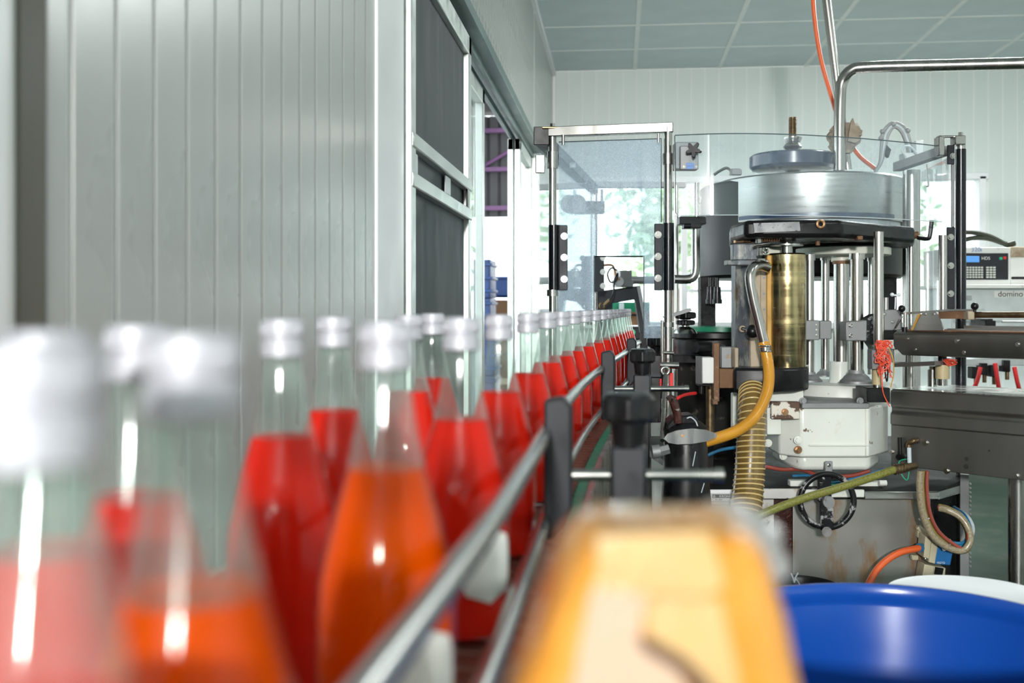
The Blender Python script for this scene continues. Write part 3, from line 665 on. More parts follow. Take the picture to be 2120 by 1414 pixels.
for j in range(9):
    for i in range(n):
        a = 2 * math.pi * i / n; ph = math.pi * j / 8; rr = 1 + rnd.uniform(-.16, .16)
        vs_.append(C(1530, 1135, .455) + RGT * (.020 * math.sin(ph) * math.cos(a) * rr + .006 * math.cos(ph) * -1) + FWD * (.022 * math.sin(ph) * math.sin(a) * rr) + UP * (.021 * math.cos(ph)))
b.add(vs_, [(j * n + i, j * n + (i + 1) % n, (j + 1) * n + (i + 1) % n, (j + 1) * n + i) for j in range(8) for i in range(n)])
b.out('crumpled_clear_film', PLASTICB, tb, sharp=20)

# ---------------------------------------------------------------- guard frame round the infeed
gf = thing('infeed_guard_frame', 'stainless guard frame with dusty clear plate over the bottle infeed', 'guard frame', C(1260, 635 + 1.2 * F / 3.6, 3.6))
DG = 3.20
def gpost(x, y0, y1, d, rp, floor_=True, mat=STEEL):
    b = B(); p = C(x, y0, d); q = C(x, y1, d)
    b.cyl(q if not floor_ else Vector((p.x, p.y, 0)), p, rp * d / F, n=20); return b.out('post', mat, gf)
gpost(1144, 268, 640, DG, 8, True); gpost(1383, 262, 700, 3.12, 8.5, True)
a0, a1 = C(1136, 272, DG), C(1394, 266, 3.12)
mid = (a0 + a1) / 2; ln = (a1 - a0).length; yw = math.atan2((a1 - a0).y, (a1 - a0).x) - A
B().box(mid, (ln, 0.03, 0.029), frame(yw), 0.002).out('top_bar', STEEL, gf)
for x, d in ((1144, DG), (1383, 3.12)): B().cyl(C(x, 262, d), C(x, 256, d), 0.008, n=6).out('bar_bolt', STEEL, gf)
for x, y0, y1, d in ((1147, 466, 601, DG), (1384, 462, 601, 3.12)): B().post(x, y0, y1, 11.5, d).out('sleeve', RUBBER, gf)
for (x0, x1, y0, y1, d), ys_, bx_ in (((1157, 1175, 466, 601, 3.18), (489, 533, 578), 1168), ((1355, 1373, 463, 601, 3.10), (486, 531, 576), 1362)):
    st_ = B().px(x0, y0, x1, y1, d, 0.008).out('hinge_strip', DARKG, gf)
    for yy in ys_: B().bolt(bx_, yy, d, 0.0085, 0.008).out('bolt', STEEL, st_)
for x, y0, y1, d in ((1144, 600, 613, DG), (1383, 667, 677, 3.12), (1383, 318, 341, 3.12), (1144, 314, 349, DG)): B().post(x, y0, y1, 12.5 if y0 > 500 else 11, d).out('collar', STEEL, gf)
# clear plate with the cut-out for the bottles
PG = lambda x, y: C(x, y, 3.20 + (1158 - x) * 0.00033)
def plate(pts, name, mat=CLEAR, t=0.006):
    b = B(); b.prism([PG(x, y) for x, y in pts], FWD * t); return b.out(name, mat, gf)
plate([(1157, 294), (1369, 287), (1369, 700), (1333, 700), (1333, 530), (1230, 530), (1230, 648), (1157, 648)], 'clear_plate')
b = B(); b.tube([PG(1230, 648), PG(1230, 530), PG(1333, 530), PG(1333, 700)], 0.0018, 6, 1); b.tube([PG(1157, 294), PG(1369, 287), PG(1369, 460)], 0.0018, 6, 1); b.out('plate_edge', GEDGE, gf)
B().tube([PG(1232, 531), PG(1331, 531)], 0.0022, 6, 1).out('plate_edge', BLACK, gf)
b = B(); b.cyl(C(1166, 279, 3.17), C(1166, 300, 3.17), 0.005, n=10); b.cyl(C(1363, 277, 3.1), C(1363, 295, 3.1), 0.004, n=10); b.out('plate_hanger', STEEL, gf)
# return bar into the depth, rear posts and rear bar
q0, q1 = C(1119, 286, 3.22), C(1229, 392, 4.62)
B().box((q0 + q1) / 2, (0.040, (q1 - q0).length, 0.040), Matrix((RGT, (q1 - q0).normalized(), UP)).transposed(), 0.003).out('side_bar', DARKG, gf)
b = B(); b.px(1105, 262, 1137, 300, 3.19, 0.01); b.out('bar_end', BLACKP, gf)
B().px(1122, 262, 1150, 266, 3.18, 0.05).out('rusty_cap', COPPER, gf)
hp = B().px(1109, 320, 1128, 358, 3.19, 0.02).out('hinge_plate', STEEL, gf)
for yy in (326, 352): B().bolt(1120, yy, 3.19, 0.004, 0.004).out('bolt', STEEL, hp)
b = B(); b.px(1180, 336, 1192, 347, 3.6, 0.02); b.px(1188, 370, 1215, 380, 4.2, 0.02); b.out('bar_clip', WHITEP, gf)
gpost(1232, 388, 640, 4.6, 5); gpost(1400, 384, 640, 4.6, 5)
B().px(1226, 376, 1420, 388, 4.6, 0.04).out('rear_bar', GREYM, gf)
b = B(); b.prism([C(1113, 300, 3.24), C(1113, 660, 3.24), C(1226, 652, 4.58), C(1226, 395, 4.58)], RGT * 0.005); b.out('side_plate', CLEAR2, gf)
b = B(); b.prism([C(1240, 392, 4.63), C(1395, 392, 4.63), C(1395, 540, 4.63), C(1240, 540, 4.63)], FWD * 0.005); b.out('rear_plate', CLEAR2, gf)
sb = B().px(1212, 416, 1252, 441, 4.4, 0.06).out('sensor', DARKG, gf)
B().post(1246, 392, 418, 3, 4.4, 10).out('cable', CONDUIT, sb)
b = B(); b.cyl(C(1193, 424, 4.0), C(1193, 424, 4.0) - FWD * 0.04, 0.035, n=24); b.out('round_sensor', GREYM, gf)
for x0, y0, x1, y1 in ((1229, 530, 1251, 604),): rs = B().px(x0, y0, x1, y1, 4.55, 0.01).out('hinge_strip', DARKG, gf)
for yy in (534, 563, 592): B().bolt(1248, yy, 4.55, 0.010, 0.008).out('bolt', STEEL, rs)

# grey arm seen through the cut-out
ar = thing('infeed_bracket', 'grey angled bracket arm with looped black cable behind the guard cut-out', 'bracket', C(1290, 635 + 1.2 * F / 4.8, 4.8))
b = B(); b.poly([(1231, 604), (1318, 592), (1337, 690), (1326, 690), (1315, 620), (1268, 628), (1268, 720), (1231, 720)], 4.75, 0.05); b.out('arm_plate', DARKG, ar, bevel=0.003)
B().poly([(1318, 592), (1326, 592), (1344, 690), (1337, 690)], 4.74, 0.03).out('arm_flange', GREYM, ar)
b = B(); b.px(1283, 560, 1309, 580, 4.68, 0.10, 0.2); b.px(1280, 578, 1312, 594, 4.68, 0.10, 0.2); b.out('clamp_block', GREYM, ar, bevel=0.003)
B().cyl(C(1300, 580, 4.75), C(1430, 580, 4.75), 0.017).out('arm_tube', GREYM, ar)
B().cyl(C(1281, 583, 4.62), C(1281, 583, 4.75), 0.022).out('arm_hub', GREYM, ar)
B().tube([C(1249, 549, 4.6), C(1268, 550, 4.6), C(1275, 570, 4.6), C(1282, 580, 4.6)], 0.005, 8).out('lead', COPPER, ar)
B().tube([C(1278, 560, 4.58), C(1266, 555, 4.58), C(1258, 568, 4.58), C(1264, 584, 4.58), C(1276, 580, 4.58), C(1279, 566, 4.58), C(1272, 582, 4.57), C(1270, 605, 4.57), C(1262, 622, 4.57)], 0.0035, 8).out('looped_cable', BLACK, ar)
b = B(); b.cyl(C(1263, 621, 4.58), C(1250, 633, 4.58), 0.009, n=12); b.torus(C(1247, 633, 4.58), FWD, 0.011, 0.005, 20, 8); b.out('cable_lug', BRONZE, ar)
b = B(); p = C(1252, 700, 4.86); b.box((p.x, p.y, 0.5), (0.12, 0.12, 1.0), CAMF, 0.004); b.out('pedestal', BLACKP, ar)
b = B().box(C(1325, 690, 4.95), (0.10, 0.05, 0.06), CAMF, 0.006); b.out('pad', BLACK, ar)
o = B().slab([(1262, 5.6), (1345, 5.6), (1345, 5.8), (1262, 5.8)], -EYE, (HY - 646) * 5.6 / F).out('brown_box', RUST, o=C(1300, HY + 1.2 * F / 5.7, 5.7)); tag(o, 'dull brown box end seen low through the guard cut-out', 'box')
B().px(1270, 650, 1335, 654, 5.595, 0.01).out('lip', OILY, o)
o = B().slab([(1262, 5.85), (1345, 5.85), (1345, 6.05), (1262, 6.05)], -EYE, (HY - 626) * 5.85 / F).out('green_box', GREENP, o=C(1300, HY + 1.2 * F / 5.9, 5.9)); tag(o, 'dark green box seen low through the guard cut-out', 'box')
B().px(1282, 628, 1292, 645, 5.84, 0.02).out('pale_tab', PALEH, o)

# switch box beside the last bottles
sw = thing('switch_cabinet', 'white switch cabinet with green push button at the end of the bottle row', 'cabinet', C(1345, 635 + 1.2 * F / 5.0, 5.05))
p = C(1345, 700, 5.05); tz = C(0, 676, 5.05).z
b = B().box((p.x, p.y, tz / 2), (0.16, 0.14, tz), CAMF, 0.004).out('cabinet_body', BENCH, sw)
B().px(1300, 674, 1390, 677, 4.95, 0.1).out('cabinet_lip', WHITE_TRIM, sw)
fp = B().px(1302, 680, 1321, 700, 4.94, 0.04).out('button_plate', GREYM, sw)
b = B().cyl(C(1309, 688, 4.935), C(1309, 688, 4.91), 0.015, n=8); b.out('push_button', GREENB, fp)

# right-hand guard: long bowed clear screen, post, brackets
rg = thing('machine_guard', 'long clear guard screen with black sleeved post around the steel drum', 'guard', C(1900, 635 + 1.2 * F / 3.3, 3.3))
pts = [(1397, 3.05), (1500, 3.02), (1620, 3.03), (1740, 3.08), (1850, 3.16), (1950, 3.26)]
def wallsheet(pts, zt, zb, t=0.005):
    b = B(); vs_ = []; q = smooth([EYEP + FWD * d + RGT * ((x - CX) / F * d) for x, d in pts], 5); n = len(q)
    for p in q: vs_ += [p + UP * zt, p + UP * zb, p + UP * zb + FWD * t, p + UP * zt + FWD * t]
    b.add(vs_, [(i * 4 + j, i * 4 + (j + 1) % 4, i * 4 + 4 + (j + 1) % 4, i * 4 + 4 + j) for i in range(n - 1) for j in range(4)] + [(0, 1, 2, 3), ((n - 1) * 4, (n - 1) * 4 + 1, (n - 1) * 4 + 2, (n - 1) * 4 + 3)])
    return b, q
b, q = wallsheet(pts, 0.492, 0.2606); b.out('clear_screen', CLEAR2, rg)
B().tube([p + UP * 0.492 for p in q], 0.0016, 6, 1).out('screen_edge', GEDGE, rg)
B().tube([p + UP * 0.2606 for p in q], 0.0014, 6, 1).out('screen_edge', PALEH, rg)
B().tube([C(1397, 281, 3.05), C(1399, 440, 3.05), C(1404, 447, 3.05)], 0.0016, 6, 1).out('screen_edge', GEDGE, rg)
p = C(1989, 300, 3.25)
B().cyl((p.x, p.y, C(0, 309, 3.25).z), (p.x, p.y, 0.95), 0.0155, n=24).out('black_sleeve', RUBBER, rg)
b = B(); b.cyl((p.x, p.y, 0), (p.x, p.y, 0.951), 0.014, n=20); b.cyl(C(1989, 309, 3.25), C(1989, 284, 3.25), 0.014, n=20); b.out('post', STEEL, rg)
b = B(); b.px(1978, 280, 2000, 299, 3.22, 0.04); b.px(1944, 282, 1956, 322, 3.23, 0.04); b.px(1945, 280, 1985, 285, 3.24, 0.03); b.out('corner_bracket', STEEL, rg)
B().post(1989, 274, 281, 5, 3.25, 6).out('bolt', STEEL, rg)
q0, q1 = C(1857, 346, 3.62), C(1956, 312, 3.30)
B().box((q0 + q1) / 2, (0.03, (q1 - q0).length, 0.03), Matrix((Vector((0, 0, 1)).cross((q1 - q0).normalized()).normalized() * -1, (q1 - q0).normalized(), UP)).transposed(), 0.002).out('slanted_bar', GREYM, rg)
s1 = B().px(1962, 300, 1977, 340, 3.24, 0.008).out('hinge_strip', DARKG, rg); B().bolt(1972, 323, 3.24, 0.007, 0.007).out('bolt', STEEL, s1)
s1 = B().px(1961, 470, 1978, 640, 3.24, 0.008).out('hinge_strip', DARKG, rg)
for yy in (491, 550, 608): B().bolt(1968, yy, 3.24, 0.008, 0.008).out('bolt', STEEL, s1)
B().px(1970, 340, 1977, 470, 3.245, 0.006).out('edge_strip', GREYM, rg)
b, q = wallsheet([(1908, 3.62), (1940, 3.42), (1964, 3.27)], 0.46, -0.02); b.out('side_screen', CLEAR2, rg)
b = B(); p = C(1887, 400, 3.66); b.cyl((p.x, p.y, C(0, 353, 3.66).z), (p.x, p.y, 0.0), 0.029, n=28); b.out('wide_column', STEEL, rg)
b = B(); p = C(1886, 480, 3.4); b.cyl((p.x, p.y, C(0, 478, 3.4).z), (p.x, p.y, 0.675), 0.0115, n=20); b.out('thin_column', STEEL, rg)
b = B(); b.cyl(C(1878, 488, 3.38), C(1900, 486, 3.38), 0.012, n=12); b.px(1876, 479, 1894, 496, 3.36, 0.04); b.out('column_clamp', RUST, rg)
B().tube([C(1900, 492, 3.36), C(1920, 494, 3.36), C(1925, 488, 3.36), C(1929, 456, 3.36)], 0.007, 8, 3).out('clamp_lever', BLACK, rg)
B().tube([C(1918, 340, 3.4), C(1920, 365, 3.4), C(1922, 384, 3.4), C(1918, 386, 3.4)], 0.003, 8, 3).out('wire_hook', STEEL, rg)

# position indicator with star knob
si = thing('position_indicator', 'small steel indicator box with black star knob and blue tag on the guard post', 'indicator', C(1422, 350, 3.06))
b = B(); b.px(1398, 294, 1446, 350, 3.06, 0.05); b.out('back_block', GREYM, si)
b = B(); b.px(1408, 302, 1446, 351, 3.04, 0.025); b.out('face_plate', GREYM, si)
def star(c, axis, R_, h, k=5, ph=0.3):
    x, y, z = basis(Vector(axis)); n = 60; vs_ = []
    for hh, s_ in ((0, .92), (h * .25, 1), (h * .8, 1), (h, .9)):
        for i in range(n):
            a = 2 * math.pi * i / n; r = R_ * s_ * (0.72 + 0.28 * math.cos(k * (a + ph))); vs_.append(Vector(c) + z * hh + x * (r * math.cos(a)) + y * (r * math.sin(a)))
    return B().add(vs_, [(j * n + i, j * n + (i + 1) % n, (j + 1) * n + (i + 1) % n, (j + 1) * n + i) for j in range(3) for i in range(n)] + [tuple(range(n))[::-1], tuple(range(3 * n, 4 * n))])
b = star(C(1437, 311, 3.02), -FWD - RGT * 0.3, 0.0235, 0.016); b.cyl(C(1437, 311, 3.045), C(1437, 311, 3.02), 0.009); b.out('star_knob', BLACK, si)
tg = B().px(1421, 337, 1437, 350, 3.039, 0.003).out('blue_tag', TAGB, si); text('tag_print', 'SIKO', C(1429, 344, 3.0385), 0.0085, TXT_B, tg)
for x in (1416, 1442): B().bolt(x, 345, 3.04, 0.003, 0.003).out('screw', STEEL, si)

# bent tube and clamp beside the drum
bp = thing('bent_tube_holder', 'bent stainless tube with black clamp beside the dark drum', 'tube', C(1440, 580, 3.5))
B().tube([C(1396, 578, 3.5), C(1424, 578, 3.5), C(1436, 572, 3.5), C(1440, 556, 3.5), C(1440, 520, 3.5), C(1440, 470, 3.5)], 0.0145, 14, 4).out('bent_tube', STEEL, bp)
b = B(); b.px(1407, 448, 1462, 464, 3.46, 0.07); b.px(1417, 462, 1452, 472, 3.46, 0.06); b.cyl(C(1415, 468, 3.46), C(1430, 468, 3.46), 0.008); b.out('tube_clamp', BLACKP, bp)
b = B(); b.post(1442, 378, 450, 6, 3.49); b.px(1447, 408, 1452, 422, 3.48, 0.02); b.out('upper_rod', STEEL, bp)

# ---------------------------------------------------------------- labelling machine
lm = thing('labelling_machine', 'worn labelling machine with steel drum, brass glue roller and white gearbox', 'machine', C(1720, 635 + 1.2 * F / 3.4, 3.4))
def zat(y, d): return (HY - y) * d / F                  # height relative to the eye
# carousel head
c = C(1655, 470, 4.02); cz = Vector((c.x, c.y, 0))
B().lathe([(0.36, EYE + zat(578, 4.02)), (0.372, EYE + zat(572, 4.02)), (0.372, EYE + zat(368, 3.66)), (0.36, EYE + zat(362, 3.66))], cz, UP, 64).out('carousel_drum', DRUMB, lm)
c2 = C(1675, 400, 3.93); cz2 = Vector((c2.x, c2.y, 0))
hd = B().lathe([(0.330, EYE + 0.300), (0.331, EYE + 0.302), (0.331, EYE + 0.455), (0.326, EYE + 0.461), (0.30, EYE + 0.463)], cz2, UP, 72).out('steel_head', BRUSH, lm)
b = B(); vs_ = []
for i in range(25):
    a = math.atan2(-FWD.y, -FWD.x) + R(-62 + 4.4 * i); dr = Vector((math.cos(a), math.sin(a), 0)); pb = cz2 + dr * 0.3325
    vs_ += [pb + UP * (EYE + 0.320), pb + UP * (EYE + 0.306)]
b.add(vs_, [(2 * i, 2 * i + 1, 2 * i + 3, 2 * i + 2) for i in range(24)]); b.out('dark_band', NAVY, hd)
B().lathe([(0.318, EYE + 0.27), (0.318, EYE + 0.301)], cz2, UP, 64).out('head_lip', PALEH, lm)
# spindle and disc above the head
c = C(1641, 335, 4.0); p0 = Vector((c.x, c.y, EYE))
B().lathe([(0.12, zat(356, 4.0)), (0.150, zat(353, 4.0)), (0.159, zat(347, 4.0)), (0.159, zat(325, 4.0)), (0.150, zat(321, 4.0)), (0.05, zat(319, 4.0))], p0, UP, 56).out('top_disc', NAVY, lm)
sp = B().lathe([(0.030, zat(362, 4)), (0.022, zat(350, 4)), (0.015, zat(320, 4)), (0.015, zat(313, 4)), (0.032, zat(308, 4)), (0.036, zat(304, 4)), (0.030, zat(300, 4)), (0.026, zat(297, 4)), (0.034, zat(288, 4)), (0.034, zat(285, 4)), (0.018, zat(283, 4))], p0, UP, 32).out('spindle_collar', STEEL, lm)
b = B(); b.cyl(p0 + UP * zat(290, 4), p0 + UP * zat(243, 4), 0.0135, n=24)
for i in range(16): b.torus(p0 + UP * zat(286 - i * 2.6, 4), UP, 0.0138, 0.0016, 24, 6)
b.out('threaded_spindle', BRONZE, lm)
# black column and small chucks under the drum
p = C(1463, 600, 3.9); B().box((p.x, p.y, 0.86), (0.055, 0.06, 0.90), CAMF, 0.003).out('black_column', BLACKP, lm)
for x, d in ((1485, 3.75), (1471, 3.82)):
    b = B(); b.post(x, 575, 596, 4, d); b.post(x, 594, 622, 8.5, d, 20, 7); b.post(x, 620, 629, 10, d); b.out('bottle_chuck', BLACKP, lm)
for x, d in ((1838, 3.86),): p = C(x, 500, d); B().box((p.x, p.y, EYE + 0.03), (0.05, 0.05, 0.30), CAMF, 0.003).out('black_column', BLACKP, lm)
# big black cover plate
plan = [(1510, 3.30), (1512, 3.14), (1541, 2.97), (1600, 2.945), (1742, 2.95), (1800, 3.05), (1893, 3.20), (1893, 3.50), (1510, 3.55)]
cvp = B().slab(plan, 0.192, 0.2415).out('black_cover_plate', BLACKP, lm, bevel=0.012)
b = B(); b.torus(C(1699, 464, 2.942), FWD, 0.0095, 0.004, 24, 8); b.out('rusty_eye', COPPER, cvp)
B().poly([(1560, 462), (1655, 459), (1657, 478), (1562, 482)], 2.941, 0.004).out('grey_patch', M('mottled_grey', (0.30, 0.30, 0.31), 0.4, 0.3, var=0.3, scale=30, stain=(60, .6, .66, (.04, .04, .04))), cvp)  # grey patch with dark mottling on the plate's front
for x, r_, d in ((1630, 17, 3.06), (1745, 20, 3.3), (1540, 14, 3.15)): B().post(x, 486, 501, r_, d, 28, r_ * 1.2).out('under_plate_hub', BLACKP, lm)
b = B(); b.px(1690, 486, 1745, 500, 3.1, 0.2); b.px(1560, 488, 1612, 496, 3.05, 0.1); b.px(1780, 490, 1860, 503, 3.3, 0.2); b.out('under_plate_gear_case', BLACKP, lm)
b = B()
for i in range(9): b.torus(C(1572 + 5 * i, 494, 3.0), RGT, 0.008, 0.0022, 16, 6)
b.out('coil_spring', RUST, lm)
b = B(); b.cyl(C(1693, 498, 3.02), C(1693, 508, 3.02), 0.006, n=10); b.px(1669, 482, 1684, 492, 2.98, .03); b.px(1775, 488, 1787, 497, 3.0, .03); b.out('rusty_nut', RUST, lm)
# glue roller with flange
p = C(1629, 640, 3.05); pr = Vector((p.x, p.y, EYE))
B().lathe([(0.052, zat(772, 3.05)), (0.0535, zat(768, 3.05)), (0.0535, zat(528, 3.05)), (0.050, zat(525, 3.05)), (0.022, zat(524, 3.05))], pr, UP, 56).out('glue_roller', BRASS, lm)
b = B(); b.lathe([(0.0165, zat(528, 3.05)), (0.0165, zat(510, 3.05)), (0.047, zat(509, 3.05)), (0.047, zat(506, 3.05)), (0.018, zat(504, 3.05)), (0.016, zat(492, 3.05))], pr, UP, 40); b.out('roller_shaft', STEEL, lm)
B().px(1588, 528, 1598, 768, 3.03, 0.03).out('amber_scraper', AMBER, lm)
B().px(1574, 548, 1588, 762, 3.04, 0.03).out('drilled_strip', TAN, lm)
for k in range(6): B().bolt(1582, 575 + 33 * k, 3.04, 0.0028, 0.003).out('strip_screw', GREYM, lm)
# weathered column
wc = B().slab([(1514, 3.16), (1522, 3.08), (1552, 3.04), (1576, 3.05), (1576, 3.2), (1514, 3.2)], zat(768, 3.05), zat(503, 3.05)).out('weathered_column', PATINA, lm, bevel=0.002)
B().px(1553, 548, 1575, 765, 3.035, 0.02).out('column_face_strip', TAN, lm)
B().post(1537, 484, 503, 18, 3.12).out('copper_neck', COPPER, lm)
b = B(); b.px(1506, 538, 1592, 549, 3.0, 0.05); b.px(1518, 505, 1572, 538, 3.03, 0.04); b.out('column_clamp', PATINA, lm)
b = B(); b.px(1567, 488, 1577, 506, 2.99, .02); b.px(1571, 512, 1580, 530, 2.98, .03); b.cyl(C(1560, 508, 2.98), C(1594, 503, 2.98), 0.004); b.torus(C(1585, 519, 2.97), FWD, 0.006, 0.003, 16, 8); b.px(1568, 534, 1586, 560, 2.975, 0.03); b.out('hose_union', STEEL, lm)
B().poly([(1565, 514), (1625, 511), (1625, 526), (1565, 527)], 3.1, 0.06).out('ivory_bracket', CREAM2, lm)
b = B(); b.tube([C(1588, 553, 2.98), C(1572, 549, 2.95), C(1558, 556, 2.92), C(1553, 576, 2.91), C(1560, 620, 2.91), C(1572, 670, 2.91), C(1582, 712, 2.91)], 0.0145, 16, 6); b.out('glue_pipe', STEEL, lm)
b = B(); b.ball(C(1558, 686, 2.97), 0.019); b.cyl(C(1538, 680, 3.04), C(1556, 686, 2.98), 0.005); b.out('ball_handle', BLACK, lm)
B().torus(C(1537, 681, 3.04), FWD + RGT * 0.4, 0.007, 0.003, 16, 8).out('handle_eye', TAN, lm)
# black pan under the roller
b = B(); b.slab([(1519, 2.96), (1590, 2.93), (1650, 2.96), (1674, 3.02), (1674, 3.25), (1519, 3.25)], zat(812, 2.95), zat(762, 2.95)); b.out('glue_pan', BLACKP, lm, bevel=0.008)
# ivory disc, columns
p = C(1745, 515, 3.32); pd = Vector((p.x, p.y, EYE))
B().lathe([(0.138, zat(527, 3.2)), (0.143, zat(525, 3.2)), (0.143, zat(511, 3.2)), (0.139, zat(509, 3.2))], pd, UP, 56).out('ivory_disc', CREAM2, lm)
b = B(); b.post(1742, 525, 542, 21, 3.27); b.out('ivory_boss', CREAM2, lm)
b = B(); b.post(1742, 540, 547, 18, 3.25); b.out('rusty_collar', RUST, lm)
for x, r_, d, y0, y1 in ((1676, 9.5, 3.18, 528, 784), (1708.5, 8.5, 3.40, 528, 775), (1742, 16, 3.25, 545, 752), (1774, 13, 3.13, 526, 780), (1803, 6.5, 3.42, 530, 775)):
    k = B().post(x, y0, y1, r_, d, 28).out('steel_column', STEEL, lm)
    if x != 1742: B().post(x, y0 - 1, y0 + 11, r_ * 1.25, d, 28).out('column_head', STEEL, k)
b = B(); b.post(1739, 748, 764, 20, 3.25); b.post(1739, 762, 800, 22, 3.25, 28, 20); b.out('column_base', CREAM, lm)
def foot(x, y0, y1, r_, d):
    s = d / F; p = C(x, y1, d); h = (y1 - y0) * s
    return B().lathe([(r_ * s, 0), (r_ * s, h * .18), (r_ * s * .8, h * .38), (r_ * s * .76, h * .5), (r_ * s * .5, h * .75), (r_ * s * .45, h)], p, UP, 40).out('column_foot', GREYM, lm)
foot(1773, 766, 793, 33, 3.13); foot(1676, 770, 790, 26, 3.18); foot(1706, 764, 779, 18, 3.4)
k = B().px(1667, 663, 1697, 704, 3.12, 0.05).out('shaft_clamp', GREYM, lm); B().px(1697, 664, 1722, 702, 3.16, 0.05).out('clamp_half', GREYM, k)
for yy in (673, 683, 694): B().bolt(1691, yy, 3.12, .003, .004).out('clamp_screw', STEEL, k)
k = B().poly([(1751, 666), (1795, 663), (1795, 706), (1751, 706)], 3.07, 0.06).out('shaft_clamp', GREYM, lm, bevel=0.003)
B().poly([(1786, 664), (1812, 650), (1812, 725), (1798, 706), (1786, 706)], 3.09, 0.05).out('clamp_arm', BLACKM, k)
for yy in (674, 695): B().torus(C(1761, yy, 3.07), FWD, .0045, .002, 18, 8).bolt(1761, yy, 3.07, .003, .003).out('clamp_screw', STEEL, k)
b = B(); b.post(1819, 480, 728, 10, 3.0, 28); b.out('front_rod', STEEL, lm)
b = B(); b.px(1805, 724, 1828, 765, 2.975, 0.04); b.out('rod_socket', GREYM, lm)
B().post(1816, 765, 796, 10.5, 3.0).out('ivory_bush', IVORYB, lm)
B().post(1816, 795, 806, 8.5, 3.0).out('bush_pin', STEEL, lm)
B().px(1795, 803, 1843, 833, 2.965, 0.10).out('black_block', BLACKP, lm)
# gearbox
p = C(1740, 800, 3.32); pg = Vector((p.x, p.y, EYE))
B().lathe([(0.165, zat(836, 3.2)), (0.165, zat(804, 3.2)), (0.160, zat(798, 3.2)), (0.12, zat(794, 3.2))], pg, UP, 56).out('turret_base', CREAM, lm)
gb = B().slab([(1588, 3.25), (1590, 3.18), (1612, 3.05), (1660, 3.0), (1800, 3.0), (1838, 3.10), (1838, 3.55), (1588, 3.55)], zat(947, 3.0), zat(843, 3.0)).out('gearbox', CREAM, lm, bevel=0.006)
B().slab([(1600, 3.25), (1640, 3.06), (1660, 3.03), (1800, 3.03), (1818, 3.12), (1818, 3.5), (1600, 3.5)], zat(974, 3.03), zat(940, 3.03)).out('gearbox_sump', CREAM, lm, bevel=0.012)
B().px(1660, 834, 1800, 846, 2.992, 0.30).out('flange_strip', GREYM, lm)
B().px(1586, 806, 1664, 846, 3.02, 0.25).out('gearbox_shoulder', CREAM, lm, bevel=0.004)
cp_ = B().px(1597, 832, 1656, 868, 2.985, 0.03).out('peeling_cover', M('peeling_brown', (0.10, 0.05, 0.03), 0.6, var=0.3, stain=(22, .52, .55, (.72, .68, .60))), lm)
B().bolt(1625, 853, 2.985, 0.008, 0.008).out('cover_bolt', COPPER, cp_)
B().px(1588, 844, 1618, 900, 3.0, 0.04).out('side_rib', CREAM, lm, bevel=0.004)
B().px(1675, 920, 1800, 924, 2.995, 0.02).out('casting_line', CREAM, lm)
B().px(1792, 845, 1800, 945, 2.996, 0.02).out('casting_rib', CREAM, lm)
for x, y, m_ in ((1651, 911, CREAM), (1652, 931, COPPER), (1621, 944, CREAM), (1590, 917, CREAM)): B().bolt(x, y, 3.0 if x > 1640 else 3.06, 0.009, 0.010).out('gearbox_plug', m_, lm)
for x in (1662, 1780): B().bolt(x, 830, 3.0, 0.008, 0.01).out('gearbox_bolt', GREYM, lm)
tb_ = B().px(1708, 955, 1724, 978, 2.99, 0.006).out('steel_tab', GREYM, lm); B().bolt(1716, 963, 2.99, 0.004, 0.004).out('tab_screw', STEEL, tb_)
# table slab
tz1 = zat(1014, 3.0); tz0 = zat(1031, 3.0)
B().slab([(1440, 3.02), (1470, 2.98), (1945, 2.98), (2006, 3.22), (2006, 4.25), (1300, 4.25), (1400, 3.4)], tz0, tz1).out('table_slab', OILY, lm, bevel=0.002)
B().px(1470, 1014, 1522, 1023, 2.972, 0.008).out('table_edge', WHITE_TRIM, lm)
B().px(1575, 1012, 1660, 1033, 2.972, 0.008).out('table_edge', EDGER, lm)
B().px(1660, 1014, 1790, 1030, 2.971, 0.010).out('table_edge', CREAM, lm)
B().px(1790, 1018, 1944, 1034, 2.972, 0.008).out('table_edge', BRUSH, lm)
b = B(); b.prism([C(1944, 1018, 2.975), C(2006, 1000, 3.215), C(2006, 1016, 3.215), C(1944, 1034, 2.975)], RGT * -0.004); b.out('table_edge', BRUSH, lm)
# cabinet under the table
zb_ = -EYE; zt_ = tz0
def cabpanel(x0, x1, d, mat, name, z0=zb_ + 0.04, z1=zt_ - 0.001, t=0.03):
    return B().slab([(x0, d), (x1, d), (x1, d + t), (x0, d + t)], z0, z1).out(name, mat, lm, bevel=0.002)
cabpanel(1470, 1602, 3.02, EDGER, 'cabinet_panel'); cabpanel(1602, 1641, 3.05, RUSTD, 'rusted_strip'); cabpanel(1641, 1928, 3.02, PANELR, 'cabinet_panel')
B().slab([(1480, 3.35), (1990, 3.35), (1990, 4.2), (1480, 4.2)], zb_ + 0.0, zt_ - 0.002).out('cabinet_core', BLACKP, lm)
B().slab([(1988, 3.14), (2006, 3.14), (2006, 3.2), (1988, 3.2)], zb_, tz1 + 0.02).out('corner_post', GREYM, lm)
b = B()
for k in range(20): b.px(2007, 1000 + 9 * k, 2012, 1005 + 9 * k, 3.17, 0.01)
b.out('toothed_strip', GREYM, lm)
B().slab([(1926, 3.02), (1934, 3.02), (1934, 3.4), (1926, 3.4)], zb_ + .04, zt_).out('recess_side', BLACKP, lm)
